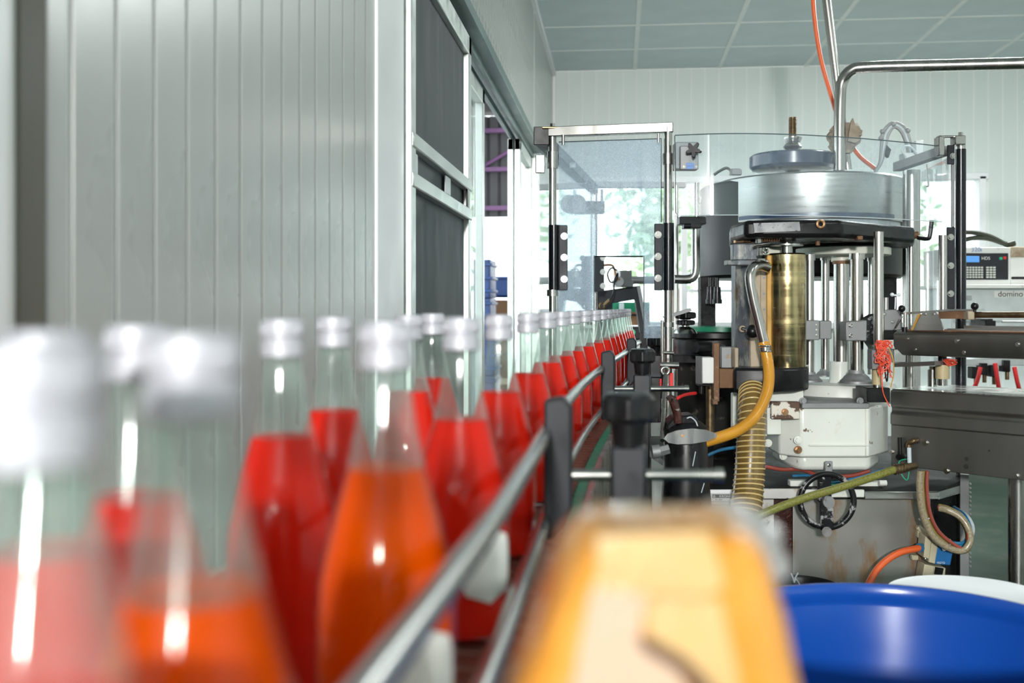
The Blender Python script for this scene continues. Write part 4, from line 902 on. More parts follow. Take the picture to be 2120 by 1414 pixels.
# name plate
np_ = B().poly([(1471, 1022), (1530, 1022), (1530, 1062), (1477, 1062)], 2.975, 0.004).out('name_plate', M('plate_silver', (.66, .67, .68), .4, .4, var=.05), lm)
B().px(1475, 1024, 1530, 1031, 2.972, 0.002).out('plate_band', TXT_K, np_)
text('plate_print', 'KRONES', C(1503, 1027.5, 2.9715), 0.0085, TXT_W, np_, xs=1.15); B().torus(C(1478.5, 1027.5, 2.9715), FWD, 0.0025, 0.0008, 16, 6).out('plate_emblem', TXT_W, np_)
text('plate_print', 'KL. 844', C(1488, 1034.5, 2.973), 0.006, TXT_K, np_)
b = B()
for k in range(3): b.px(1475, 1038 + 7 * k, 1528, 1038.6 + 7 * k, 2.974, 0.001)
b.out('plate_rules', TXT_K, np_)
# handwheel
hw = B(); ce_ = C(1712, 1037, 2.90); hw.torus(ce_, FWD, 0.073, 0.0085, 56, 12); hw = hw.out('handwheel', BLACKM, lm)
b = B(); b.px(1694, 978, 1722, 1040, 2.895, 0.012); b.px(1699, 1036, 1726, 1098, 2.89, 0.014); b.out('spoke', BLACKM, hw)
b = B(); b.cyl(ce_ - FWD * 0.02, ce_ + FWD * 0.12, 0.016, n=20); b.bolt(1712, 1032, 2.875, 0.006, 0.006); b.out('hub', GREYM, hw)
b = B(); b.cyl(C(1712, 1097, 2.89), C(1712, 1101, 2.80), 0.011, 0.013, 16); b.out('crank_grip', BLACK, hw)
# hidden clutter between gearbox and table
b = B(); b.px(1636, 995, 1700, 1008, 3.06, .03); b.px(1745, 998, 1830, 1012, 3.06, .03); b.cyl(C(1820, 1000, 3.04), C(1835, 1000, 3.04), .008); b.out('ivory_terminal', CREAM, lm)
for pts_, m_, r_ in (([(1585, 966), (1620, 972), (1660, 972), (1700, 985), (1760, 985), (1800, 975)], REDH, .006), ([(1640, 985), (1680, 985), (1720, 998), (1770, 990), (1830, 972)], BLUEH, .004), ([(1460, 945), (1490, 932), (1525, 926)], BLUEH, .005), ([(1640, 1000), (1690, 1006), (1750, 1000), (1800, 990)], GREENP, .003)):
    B().tube([C(x, y, 3.08) for x, y in pts_], r_, 8).out('wiring_tube', m_, lm)

# infeed star-wheel side of the machine
swt = thing('star_wheel_table', 'dark infeed turntable with green ring and black double knob', 'turntable', C(1470, 635 + 1.2 * F / 3.7, 3.7))
p = C(1480, 690, 3.72); pq = Vector((p.x, p.y, EYE))
B().lathe([(0.15, zat(703, 3.6)), (0.158, zat(700, 3.6)), (0.158, zat(690, 3.6)), (0.15, zat(687, 3.6))], pq, UP, 48).out('turntable_plate', BLACKP, swt)
B().lathe([(0.135, zat(689, 3.6)), (0.135, zat(678, 3.6)), (0.118, zat(677, 3.6))], pq + RGT * 0.02, UP, 48).out('green_ring', GREENP, swt)
B().lathe([(0.145, zat(752, 3.6)), (0.145, zat(705, 3.6))], pq, UP, 48).out('turntable_drum', DRUMB, swt)
B().lathe([(0.13, 0.675 - EYE + 0.005), (0.13, zat(752, 3.6))], pq, UP, 48).out('turntable_base', OILY, swt)
p = C(1418, 688, 3.5); b = B(); b.lathe([(0.04, zat(690, 3.5)), (0.034, zat(683, 3.5)), (0.015, zat(676, 3.5)), (0.012, zat(664, 3.5))], Vector((p.x, p.y, EYE)), UP, 32); b.out('knob_cone', STEEL, swt)
b = B(); lobed(b, C(1419, 673, 3.5), 0.034, 0.016, 6, UP, .2); lobed(b, C(1419, 660, 3.5), 0.038, 0.022, 6, UP, .2); b.cyl(C(1419, 662, 3.5), C(1419, 646, 3.5), 0.018); b.out('double_knob', BLACK, swt)
b = B(); b.poly([(1374, 655), (1430, 638), (1432, 644), (1378, 661)], 3.46, 0.03); b.out('finger_plate', GREYM, swt)
b = B(); b.cyl(C(1440, 719, 3.3), C(1470, 719, 3.34), 0.017); b.cyl(C(1470, 719, 3.34), C(1500, 718, 3.3), 0.006); b.out('clamp_grip', BLACK, swt)
b = B(); b.px(1368, 735, 1450, 752, 3.52, 0.1); b.out('lower_beam', BLACKP, swt)

# sensor and rusty bracket
sn = thing('sensor_bracket', 'rusty iron bracket carrying a white sensor box left of the glue roller', 'bracket', C(1490, 635 + 1.2 * F / 3.1, 3.1))
b = B(); b.px(1477, 710, 1490, 832, 3.03, 0.02); b.px(1475, 826, 1487, 838, 3.03, .03); b.out('upright_bar', RUST, sn)
B().px(1489, 763, 1521, 804, 3.05, 0.03).out('rusty_block', RUST, sn)
k = B().px(1493, 718, 1523, 762, 3.05, 0.02).out('grey_angle', GREYM, sn)
for x, y in ((1508, 738), (1519, 740)): B().bolt(x, y, 3.05, .005, .006).out('bolt', TAN, k)
b = B(); b.px(1521, 720, 1529, 762, 3.0, .05); b.out('shim', TAN, sn)
k = B().px(1454, 740, 1478, 794, 2.98, 0.06).out('sensor_box', BENCH, sn)
b = B(); b.slab([(1440, 3.03), (1454, 2.985), (1454, 3.04), (1440, 3.06)], zat(796, 3.0), zat(739, 3.0)); b.out('sensor_side', GREYM, k)
b = B(); b.px(1446, 796, 1475, 799, 2.98, .05); b.cyl(C(1452, 797, 3.0), C(1452, 815, 3.0), .006); b.out('sensor_gland', BLACK, k)
B().tube([C(1440, 814, 3.0), C(1420, 817, 2.95), C(1405, 823, 2.9), C(1392, 833, 2.9)], 0.0048, 8).out('red_lead', REDP, sn)
B().cyl(C(1470, 800, 3.1), C(1470, 900, 3.1), .012).out('support_rod', BRONZE, sn)
b = B(); b.px(1463, 890, 1478, 1013, 3.1, 0.03); b.out('support_foot', BLACKP, sn)

# black pump canister with steel tongue
pc = thing('glue_canister', 'glossy black tapered canister with a bright steel tongue across its top', 'canister', C(1422, 635 + 1.2 * F / 2.75, 2.75))
p = C(1420, 900, 2.75); s = 2.75 / F
B().lathe([(62 * s, 0), (60 * s, 0.30), (52 * s, EYE + zat(1050, 2.75)), (44 * s, EYE + zat(920, 2.75)), (42 * s, EYE + zat(905, 2.75)), (46 * s, EYE + zat(900, 2.75)), (46 * s, EYE + zat(885, 2.75)), (30 * s, EYE + zat(872, 2.75))], Vector((p.x, p.y, 0)), UP, 44).out('canister_body', BLACK, pc)
b = B(); b.poly([(1380, 880), (1398, 862), (1436, 858), (1446, 868), (1446, 886), (1380, 892)], 2.72, 0.08); b.out('slanted_lid', BLACKP, pc, bevel=0.005)
b = B(); b.tube([C(1422, 866, 2.71), C(1430, 864, 2.71), C(1440, 872, 2.71), C(1445, 885, 2.71)], 0.0018, 6); b.out('wire_clip', PALEH, pc)
pts_ = [(1374, 908), (1382, 898), (1402, 891), (1432, 887), (1462, 890), (1484, 898), (1484, 905), (1462, 914), (1432, 919), (1402, 920), (1384, 917)]
tg = B().poly(pts_, 2.66, 0.004).out('steel_tongue', STEEL, pc); B().bolt(1413, 902, 2.66, 0.003, 0.002).out('rivet', COPPER, tg)
b = B(); b.tube([C(1384, 830, 2.72), C(1392, 826, 2.72), C(1402, 858, 2.72), C(1404, 876, 2.72)], 0.011, 8, 3); b.out('rusted_handle', RUSTD, pc)
b = B(); b.cyl(C(1366, 934, 2.68), C(1385, 929, 2.68), 0.013, n=6); b.cyl(C(1350, 936, 2.68), C(1366, 934, 2.68), 0.017); b.out('pipe_fitting', GREYM, pc)
for x, y0, y1 in ((1440, 935, 965), (1458, 1000, 1020)): B().tube([C(x, y0, 2.66), C(x - 6, y1, 2.66)], 0.0012, 6, 1).out('glue_drip', PALEH, pc)
# adjusting rod gear on the guard post
ag = thing('adjusting_rod', 'thin steel adjusting rods with ring clamp and red tag on the guard post', 'rod', C(1374, 910, 2.72))
b = B(); b.cyl(C(1371, 663, 2.95), C(1371, 752, 2.95), 0.0042, n=12); b.out('thin_rod', STEEL, ag)
b = B(); b.cyl(C(1366, 756, 2.9), C(1405, 757, 2.9), 0.009, n=16); b.cyl(C(1374, 730, 2.93), C(1395, 731, 2.93), 0.005, n=12); b.out('side_pin', STEEL, ag)
b = B(); b.torus(C(1377, 768, 2.88), FWD, 0.010, 0.005, 24, 10); b.out('ring_clamp', STEEL, ag)
b = B(); b.cyl(C(1378, 775, 2.88), C(1371, 912, 2.70), 0.0062, n=14); b.out('slanting_rod', STEEL, ag)
b = B(); b.px(1386, 772, 1394, 804, 2.93, .004); b.px(1366, 784, 1370, 804, 2.93, .004); b.out('red_tag', REDP, ag)

# ---------------------------------------------------------------- hoses of the machine
def hose_thing(name, label, cat, loc): return thing(name, label, cat, loc)
hy = hose_thing('glue_hose', 'yellow amber glue hose curving down from the silver glue pipe', 'hose', C(1500, 905, 2.8))
B().tube([C(1580, 708, 2.91), C(1588, 740, 2.905), C(1592, 780, 2.89), (C(1586, 818, 2.87)), C(1563, 862, 2.84), C(1523, 893, 2.8), C(1455, 916, 2.74)], 0.0155, 16, 8).out('hose', YELLOW, hy)
b = B()
for y in (716, 727): b.torus(C(1583 + (y - 716) * .2, y, 2.908), UP, 0.0150, 0.0025, 24, 8)
b.cyl(C(1584, 718, 2.908), C(1584.5, 726, 2.908), 0.0166, n=20); b.out('hose_clip', STEEL, hy)
hc = hose_thing('suction_duct', 'smoky brown corrugated duct with pale coil rings beside the gearbox', 'duct', C(1535, 1110, 2.80))
cpts = smooth([C(1557, 806, 2.96), C(1557, 850, 2.90), C(1554, 930, 2.87), C(1550, 1000, 2.85), C(1543, 1060, 2.82), C(1530, 1120, 2.78), C(1515, 1200, 2.74)], 14)
rf = lambda t: (0.0355 + 0.009 * t)
B().tube(cpts, 0.04, 28, 1, rf).out('duct_tube', CORR, hc)
b = B(); L = [0.0]
for a_, b_ in zip(cpts, cpts[1:]): L.append(L[-1] + (b_ - a_).length)
step = 0.0148; s = 0.006
while s < L[-1] - 0.01:
    i = max(j for j in range(len(L)) if L[j] <= s); i = min(i, len(cpts) - 2); t = (s - L[i]) / (L[i + 1] - L[i])
    p = cpts[i].lerp(cpts[i + 1], t); dr = (cpts[i + 1] - cpts[i]).normalized() + RGT * 0.10; b.torus(p, dr, rf(s / L[-1]) + 0.0003, 0.0022, 32, 6); s += step
b.out('duct_coil', CORRW, hc)
B().cyl(C(1557, 815, 2.95), C(1557, 804, 2.97), 0.036, n=28).out('duct_collar', BLACK, hc)
B().px(1517, 814, 1530, 908, 3.12, 0.03).out('white_bracket', CREAM, hc)
hg = hose_thing('braided_hose', 'green braided hose running slantwise in front of the handwheel', 'hose', C(1575, 1066, 2.6))
B().tube([C(1480, 1110, 2.5), C(1575, 1066, 2.62), C(1660, 1033, 2.70), C(1760, 1003, 2.78), C(1852, 972, 2.84)], 0.0105, 14, 8).out('hose', BRAID, hg)
b = B(); b.cyl(C(1850, 973, 2.84), C(1878, 967, 2.86), 0.0125, n=16); b.cyl(C(1878, 967, 2.86), C(1896, 964, 2.87), 0.010, n=6)
for k in range(4): b.torus(C(1853 + 6 * k, 972.3 - 1.4 * k, 2.842 + .004 * k), RGT, .0128, .002, 20, 6)
b.out('hose_fitting', BRONZE, hg)
ho = hose_thing('orange_air_line', 'orange air line rising to the blue valve by the machine corner', 'hose', C(1795, 1230, 2.9))
B().tube([C(1780, 1260, 2.88), C(1797, 1212, 2.9), C(1822, 1172, 2.92), C(1860, 1145, 2.94), C(1905, 1134, 2.96)], 0.0095, 12, 8).out('hose', ORANGEH, ho)
B().cyl(C(1903, 1134, 2.955), C(1911, 1134, 2.97), 0.0125, n=16).out('push_fitting', BLUEH, ho)
va = thing('solenoid_valve', 'beige and blue solenoid valve at the right corner of the machine', 'valve', C(1935, 1200, 2.98))
b = B(); b.poly([(1916, 1110), (1930, 1112), (1924, 1158), (1912, 1154)], 2.95, .05); b.poly([(1931, 1112), (1944, 1115), (1936, 1168), (1922, 1164)], 2.955, .05); b.out('valve_body', BEIGE, va, bevel=.002)
k = B().poly([(1944, 1116), (1976, 1128), (1968, 1171), (1932, 1168)], 2.96, 0.05).out('blue_cover', BLUEV, va, bevel=.003)
text('cover_print', 'FESTO', C(1948, 1165.5, 2.959), 0.008, TXT_W, k)
b = B(); b.poly([(1914, 1168), (1934, 1172), (1930, 1205), (1908, 1205)], 2.96, .05); b.poly([(1934, 1172), (1958, 1176), (1956, 1205), (1930, 1205)], 2.97, .05); b.out('lower_body', BEIGE, va, bevel=.002)
B().poly([(1937, 1174), (1954, 1177), (1951, 1191), (1935, 1189)], 2.965, .01).out('black_inset', BLACK, va)
b = B(); b.cyl(C(1900, 1090, 3.0), C(1928, 1116, 2.99), .008); b.px(1900, 1090, 1908, 1114, 3.0, .02); b.px(1888, 1150, 1902, 1160, 2.99, .02); b.out('valve_stay', BEIGE, va)
B().bolt(1917, 1157, 2.95, .003, .003).out('screw', STEEL, va)
cl = thing('cable_loop', 'bundle of braided, yellow, red and blue tubes looping at the machine corner', 'cable', C(1960, 1140, 2.95))
base = [(1905, 975), (1904, 1010), (1910, 1060), (1928, 1105), (1960, 1132), (1992, 1140), (2008, 1122), (2005, 1095), (1988, 1070), (1962, 1056), (1945, 1052)]
for off, m_, r_, dd, nm_ in ((0, BRAIDW, .0095, 2.90, 'clear_tube'), (9, OLIVE, .0105, 2.93, 'olive_tube'), (15, REDH, .005, 2.90, 'red_tube')):
    pts_ = []
    for i, (x, y) in enumerate(base):
        f = off * (1 if i < 5 else 0.5); pts_.append(C(x + f * (1 if i < 6 else -.4), y + (f * -.35 if i > 2 else 0), dd + (0.05 * max(0, i - 6) / 4)))
    B().tube(pts_, r_, 12, 6).out(nm_, m_, cl)
for off, m_ in ((0, BLUEH), (5, BLUEH), (-5, PALEH)):
    B().tube([C(1948, 1118, 3.0), C(1970, 1128 - off, 2.94), C(1995, 1128 - off, 2.93), C(2010 - off, 1100, 2.95), C(1998 - off, 1068, 2.98), C(1975, 1050, 3.05)], 0.0045, 8, 6).out('thin_tube', m_, cl)
for x, y in ((1916, 1072), (1960, 1128)): B().torus(C(x, y, 2.92), Vector((0.3, 0, -1)) if x < 1930 else RGT + UP * -.6, 0.017, 0.002, 20, 6).out('cable_tie', PALEH, cl)

# ---------------------------------------------------------------- discharge conveyor on the right
P0 = EYEP + FWD * 3.05 + RGT * (783 / F * 3.05); P1 = EYEP + FWD * 2.775 + RGT * (1060 / F * 2.775)
E1 = (P1 - P0); E1.z = 0; E1.normalize(); E2 = Vector((-E1.y, E1.x, 0))
if E2.dot(FWD) < 0: E2 = -E2
DM = Matrix((E1, E2, UP)).transposed()
def dp(a, b_, z): q = Vector((P0.x, P0.y, EYE)); return q + E1 * a + E2 * b_ + UP * z
def on_face(x, y, b_=0.0):
    "pixel to a point on the conveyor's front face pushed back by b_"
    r = (C(x, y, 1.0) - EYEP); o = dp(0, b_, 0); t = (o - EYEP).dot(E2) / r.dot(E2); return EYEP + r * t
LEN = 1.15
dc = thing('discharge_conveyor', 'dark stainless discharge conveyor trough running off to the right', 'conveyor', dp(0.5, 0.2, -EYE))
def dprof(prof, name, mat, a0=0.0, a1=LEN, bevel=0):
    b = B(); b.prism([dp(a0, u, z) for u, z in prof], E1 * (a1 - a0)); return b.out(name, mat, dc, bevel=bevel)
dprof([(0, -.2385), (0, -.285), (.006, -.290), (.006, -.300), (-.002, -.306), (-.002, -.338), (.30, -.338), (.30, -.2385)], 'trough_upper', DULL, bevel=0.004)
dprof([(.004, -.338), (.004, -.455), (.29, -.455), (.29, -.338)], 'trough_lower', DULL, bevel=0.002)
dprof([(.012, -.2384), (.012, -.2360), (.288, -.2360), (.288, -.2384)], 'trough_lid', STEEL)
dprof([(.05, -.0707), (.035, -.078), (.035, -.112), (.055, -.1408), (.20, -.1408), (.20, -.0707)], 'upper_beam', DULL, -0.01, bevel=0.004)
dprof([(.10, -.070), (.10, -.062), (.104, -.062), (.104, -.070)], 'side_rail', BRUSH, 0.12)
dprof([(.205, -.09), (.205, -.055), (.21, -.055), (.21, -.09)], 'side_rail', BRUSH, 0.12)
dprof([(.05, -.0700), (.05, -.066), (.20, -.066), (.20, -.0700)], 'belt', RUST, 0.02)
for x, y in ((1878, 702), (1981, 706), (2107, 713), (1895, 724), (1996, 730)):
    p = on_face(x, y, .035 if y < 716 else .042); B().cyl(p + E2 * .004, p - E2 * .006, .0042, n=8).cyl(p + E2 * .002, p - E2 * .002, .006, n=16).out('beam_bolt', STEEL, dc)
for x, y, r_ in ((2001, 950, .006), (2000, 966, .007), (2048, 933, .0025)): p = on_face(x, y, .004); B().cyl(p + E2 * .002, p - E2 * .001, r_, n=20).out('drilled_hole', TXT_K, dc)
for x, y in ((1846, 936), (1917, 917), (1960, 975), (2104, 985)): p = on_face(x, y, .004); B().cyl(p + E2 * .002, p - E2 * .007, .006, n=6).cyl(p + E2 * .002, p - E2 * .002, .0085, n=16).out('trough_bolt', STEEL, dc)
b = B(); p = on_face(1868, 945, .004); q = on_face(1867, 905, .004); b.tube([p - E2 * .012, q - E2 * .012], .006, 10, 1); b.cyl(p, p - E2 * .02, .009, n=16); b.out('black_lever', BLACK, dc)
b = B(); b.tube([on_face(1898, 912, 0), on_face(1898, 912, 0) - E2 * .02, on_face(1882, 918, -.02), on_face(1881, 926, -.02)], .008, 10, 3); b.out('elbow_fitting', BRONZE, dc)
B().tube([on_face(1882, 926, -.02), on_face(1883, 960, -.02)], .006, 10, 1).out('pale_tube', PALEH, dc)
B().tube([on_face(1880, 950, -.012), on_face(1862, 955, -.012), on_face(1863, 975, -.012), on_face(1878, 994, -.012), on_face(1884, 960, -.012)], .0015, 6).out('green_wire', GREENB, dc)
for a_ in (.30, 1.0): B().cyl(dp(a_, .14, -.455), dp(a_, .14, -EYE), .025).out('leg', STEEL, dc)
# supports between trough and beam
b = B(); b.cyl(on_face(1930, 800, .12) , on_face(1930, 765, .12), .0125, n=16); b.cyl(on_face(1930, 765, .12), on_face(1930, 758, .12), .009, n=6); b.out('support_bolt', STEEL, dc)
b = B(); b.cyl(on_face(1951, 798, .12), on_face(1951, 783, .12), .014); b.out('support_pin', STEEL, dc)
B().cyl(on_face(1951, 784, .12), on_face(1951, 755, .12), .0195, n=24).out('ivory_bush', IVORYB, dc)
B().cyl(on_face(1951, 756, .12), dp(.02, .12, -.14) + (on_face(1951, 740, .12) - dp(.02, .12, -.14)).project(E1), .012).out('support_stud', BLACKP, dc)
B().px(1850, 723, 1876, 751, 3.08, .06).out('square_block', BRUSH, dc)
b = B(); b.prism([on_face(1850, 752, .03), on_face(1935, 748, .03), on_face(1935, 757, .03), on_face(1850, 760, .03)], E2 * .05); b.out('link_plate', DULL, dc)
# top gear of the discharge
tg = thing('discharge_gate', 'grey trapezoid gate plate with brown arm and black ball knobs on the conveyor', 'gate', on_face(1920, 684, .06))
b = B(); b.prism([on_face(1890, 684, .04), on_face(1953, 684, .04), on_face(1953, 680, .04), on_face(1938, 645, .04), on_face(1911, 645, .04)], E2 * .006); k = b.out('gate_plate', BRUSH, tg)
for x, y in ((1915, 651), (1933, 651)): p = on_face(x, y, .04); B().cyl(p, p - E2 * .005, .004, n=8).out('rivet', STEEL, k)
b = B(); b.prism([on_face(1886, 684, .05), on_face(1891, 684, .05), on_face(1905, 650, .05), on_face(1900, 650, .05)], E2 * .02); b.out('rubber_edge', AMBER, tg)
b = B(); b.prism([on_face(1865, 647, .06), on_face(1965, 640, .06), on_face(2022, 640, .06), on_face(2022, 643, .06), on_face(1965, 644, .06), on_face(1865, 651, .06)], E2 * .05); b.out('flat_bar', BRUSH, tg)
b = B(); b.prism([on_face(1942, 644, .065), on_face(2006, 643, .065), on_face(2006, 660, .065), on_face(1945, 660, .065)], E2 * .045); b.out('brown_arm', RUST, tg)
B().cyl(on_face(2004, 652, .085), on_face(2280, 651, .085), .0085, n=16).out('guide_rod', BRONZE, tg)
b = B(); b.px(2004, 644, 2018, 662, 2.93, .03); b.out('rod_socket', TAN, tg)
for x, y in ((1867, 639), (2018, 634)):
    p = on_face(x, y, .06); k = B().ball(p, .0105, 12).out('ball_knob', BLACK, tg); B().cyl(p, p - UP * .016, .004, n=10).out('knob_stem', BLACK, k)
b = B(); b.cyl(on_face(1874, 684, .03), on_face(1874, 647, .03), .0042, n=12); b.out('stop_pin', STEEL, tg); B().cyl(on_face(1873, 687, .03), on_face(1873, 677, .03), .008, n=14).out('pin_foot', BLACK, tg)
B().cyl(on_face(1854, 680, .03), on_face(1868, 655, .03), .0022, n=8).out('wire_stay', STEEL, tg)
b = B(); b.px(1830, 641, 1868, 684, 3.12, .01); k = b.out('grey_side_plate', GREYM, tg)
for x, y in ((1832, 651), (1848, 667)): B().bolt(x, y, 3.12, .004, .004).out('bolt', STEEL, k)
b = B(); b.cyl(C(1853, 640, 3.14), C(1854, 615, 3.14), .002, n=8); b.lathe([(.001, -.002), (.012, -.001), (.012, .003), (.001, .004)], C(1854, 612, 3.14), UP, 16); b.ball(C(1847, 610, 3.14), .006, 8); b.ball(C(1861, 610, 3.14), .006, 8); b.out('wing_screw', WHITEP, tg)
B().post(1834, 616, 642, 5, 3.2).out('short_pin', STEEL, tg)
b = B(); b.cyl(C(1952, 487, 3.12), C(1952, 650, 3.12), .0117, n=24); b.out('short_post', STEEL, tg)

# red string
rs = thing('red_string', 'tangled bundle of red string tied round the front rod', 'string', C(1830, 770, 2.95))
rnd = random.Random(5); b = B()
for k in range(24):
    pts_ = []; cx, cy = 1824, 716
    for j in range(6):
        f = j / 5; w_ = (12 if f < .3 else 17); pts_.append(C(cx + f * 8 + rnd.uniform(-w_, w_), cy - 4 + (rnd.uniform(-8, 10) if k < 8 else f * rnd.uniform(40, 78)), 2.955 + rnd.uniform(-.012, .008)))
    b.tube(pts_, .0014, 5, 5)
b.out('string_tangle', REDS, rs)['kind'] = 'stuff'
B().tube([C(1822, 740, 2.955), C(1826, 790, 2.955), C(1829, 815, 2.955), C(1842, 842, 2.955)], .0016, 6).out('string_tail', REDS, rs)
B().tube([C(1840, 720, 2.955), C(1849, 745, 2.955), C(1850, 775, 2.955), C(1844, 802, 2.955)], .0016, 6).out('string_tail', AMBER, rs)
B().tube([C(1834, 740, 2.95), C(1838, 770, 2.95), C(1836, 790, 2.95), C(1832, 765, 2.95), C(1835, 745, 2.95)], .002, 6).out('black_cord', BLACK, rs)
r2 = thing('red_string', 'small red string tangle under the upper discharge beam', 'string', on_face(1970, 750, .1)); b = B()
for k in range(10): b.tube([on_face(1952 + rnd.uniform(0, 30), 750 + rnd.uniform(-7, 8), .1 + rnd.uniform(0, .02)) for j in range(5)], .0014, 5, 5)
b.out('string_tangle', REDS, r2)['kind'] = 'stuff'

# ---------------------------------------------------------------- overhead pipes and lines
op = thing('overhead_pipe', 'stainless pipe rising from the drum and bending to the right under the ceiling', 'pipe', C(1741, 350, 3.85))
B().tube([C(1738, 362, 3.85), C(1738, 300, 3.85), C(1739, 215, 3.85), C(1743, 172, 3.85), C(1762, 146, 3.83), C(1800, 139, 3.81), C(1960, 135, 3.74), C(2120, 131, 3.66), C(2600, 120, 3.45)], 0.0205, 18, 8).out('pipe', STEEL, op)
B().torus(C(1738, 356, 3.85), UP, 0.022, 0.005, 28, 8).out('pipe_collar', STEEL, op)
o2 = thing('slanting_pipe', 'thinner steel pipe dropping from the ceiling behind the bent pipe', 'pipe', C(1755, 352, 4.2))
B().cyl(C(1672, -310, 4.2), C(1755, 352, 4.2), 0.0165, n=18).out('pipe', STEEL, o2)
B().torus(C(1673, -300, 4.2), UP, 0.024, 0.008, 24, 8).out('ceiling_flange', STEEL, o2)
oh = thing('hanging_air_hose', 'orange air hose hanging from the ceiling to the steel drum', 'hose', C(1815, 350, 3.95))
B().tube([C(1683, -340, 4.05), C(1682, -100, 4.05), C(1684, 10, 4.05), C(1697, 110, 4.05), C(1718, 190, 4.04), C(1742, 262, 4.02), C(1775, 318, 3.98), C(1815, 352, 3.92)], 0.0082, 12, 8).out('hose', ORANGEH, oh)
B().cyl(C(1683, -340, 4.05), C(1683, -325, 4.05), .014).out('hose_fitting', STEEL, oh)
rg_ = thing('tied_rag', 'greasy brown rag tied around the upright pipe', 'rag', C(1748, 325, 3.9)); rnd = random.Random(9)
b = B(); n = 22; vs_ = []
for j in range(10):
    ph = j / 9
    for i in range(n):
        a = 2 * math.pi * i / n; rr = (.03 + .022 * math.sin(ph * 3.1)) * (1 + rnd.uniform(-.28, .28)) * (1.3 if math.cos(a) > .4 and ph > .5 else 1)
        vs_.append(C(1746, 318 - 62 * ph, 3.89) + RGT * (rr * math.cos(a) + .012 * ph - .006) + FWD * (rr * .7 * math.sin(a)))
b.add(vs_, [(j * n + i, j * n + (i + 1) % n, (j + 1) * n + (i + 1) % n, (j + 1) * n + i) for j in range(9) for i in range(n)] + [tuple(range(n))[::-1], tuple(range(9 * n, 10 * n))]); b.out('rag_cloth', RAG, rg_, sharp=25)
B().poly([(1755, 292), (1762, 250), (1766, 244), (1772, 262), (1782, 288), (1770, 296)], 3.84, .006).out('rag_corner', RAG, rg_)
cd = thing('looped_conduit', 'grey twin conduit looping up beside the drum', 'conduit', C(1820, 352, 3.75))
for k, (dx, m_) in enumerate(((0, CONDUIT), (5, PALEH), (9, CONDUIT))):
    B().tube([C(1812, 356, 3.75), C(1822 + dx * .3, 335, 3.75), C(1825 + dx, 300, 3.75), C(1829 + dx, 272 + dx, 3.75), C(1850, 254 + dx, 3.75), C(1874 - dx, 266 + dx * .6, 3.75), C(1885 - dx, 296, 3.75), C(1890 - dx, 318, 3.72)], 0.0058, 10, 8).out('conduit', m_, cd)
for x, y in ((1824, 286), (1850, 257), (1880, 270), (1827, 272)): B().ball(C(x, y, 3.745), .009, 8).out('conduit_clip', CONDUIT, cd)
B().poly([(1836, 300), (1845, 310), (1840, 326), (1832, 318)], 3.74, .02).out('clamp_tab', DARKG, cd)
b = B(); b.px(1872, 316, 1904, 332, 3.6, .05); b.px(1897, 290, 1912, 320, 3.62, .03); b.out('junction_plug', WHITEP, cd)
b = B(); b.tube([C(1876, 325, 3.58), C(1868, 312, 3.58), C(1874, 303, 3.58), C(1886, 305, 3.58), C(1898, 318, 3.58)], .004, 8); b.out('plug_lead', PALEH, cd)
hk = thing('drum_handle', 'thin steel lifting handle on the left shoulder of the drum', 'handle', C(1500, 362, 3.78))
B().tube([C(1478, 362, 3.78), C(1490, 354, 3.78), C(1503, 348, 3.78), C(1511, 352, 3.78), C(1512, 363, 3.78)], .005, 8, 5).out('handle_wire', STEEL, hk)
B().px(1514, 349, 1536, 362, 3.8, .02).out('handle_block', GREYM, hk)

# ---------------------------------------------------------------- barrels and bucket in the foreground
def ring_lathe(name, label, cat, px_, d, rim, Rm, mat, lip=.012, thick=.010, inner=0.02, group=None):
    p = C(px_, HY, d); o = Vector((p.x, p.y, 0)); t = thing(name, label, cat, o)
    prof = [(Rm * .93, 0.0), (Rm * .97, 0.02), (Rm * .99, rim * .33), (Rm * 1.01, rim * .36), (Rm * .99, rim * .39), (Rm * .985, rim * .66), (Rm * 1.01, rim * .69), (Rm * .985, rim * .72), (Rm * .975, rim - .05),
            (Rm * 1.0, rim - .045), (Rm * 1.0, rim - .006), (Rm * .99, rim), (Rm * .968, rim), (Rm * .955, rim - .006), (Rm * .950, rim - .022), (Rm * .957, rim - .028), (Rm * .957, rim - .036), (Rm * .945, rim - .045), (Rm * .94, 0.05), (Rm * .90, 0.03), (0.001, 0.03)]
    b = B().lathe(prof, o, UP, 96, caps=False); b.out('barrel_shell', mat, t); return t, o
bd, bo = ring_lathe('blue_barrel', 'open glossy blue plastic barrel at the lower right', 'barrel', 1880, 1.5, EYE - .464, .29, BLUEP)
B().lathe([(.290, .60), (.296, .605), (.296, .635), (.290, .64)], bo, UP, 96, caps=False).out('steel_band', STEEL, bd)
wt = thing('white_pail', 'white round pail lid behind the blue barrel', 'pail', C(2010, HY + 1.2 * F / 2.1, 2.1)); p = C(2010, HY, 2.1); o = Vector((p.x, p.y, 0))
B().lathe([(.135, 0), (.14, .01), (.155, .56), (.16, .565), (.16, .60)], o, UP, 64).out('pail_body', WHITEP, wt)
B().lathe([(.163, .595), (.165, .60), (.165, .622), (.158, .630), (.150, .627), (.02, .624)], o, UP, 64).out('pail_lid', WHITEP, wt)
kb = thing('black_bucket', 'black glue-splashed bucket in front of the machine cabinet', 'bucket', C(1655, HY + 1.2 * F / 2.55, 2.55)); p = C(1655, HY, 2.55); o = Vector((p.x, p.y, 0)); rz = EYE - (1212 - HY) * 2.55 / F
B().lathe([(.075, 0), (.09, rz - .02), (.100, rz - .018), (.100, rz), (.094, rz + .002), (.09, rz - .004), (.07, .02), (.001, .02)], o, UP, 48, caps=False).out('bucket_shell', BLACK, kb)
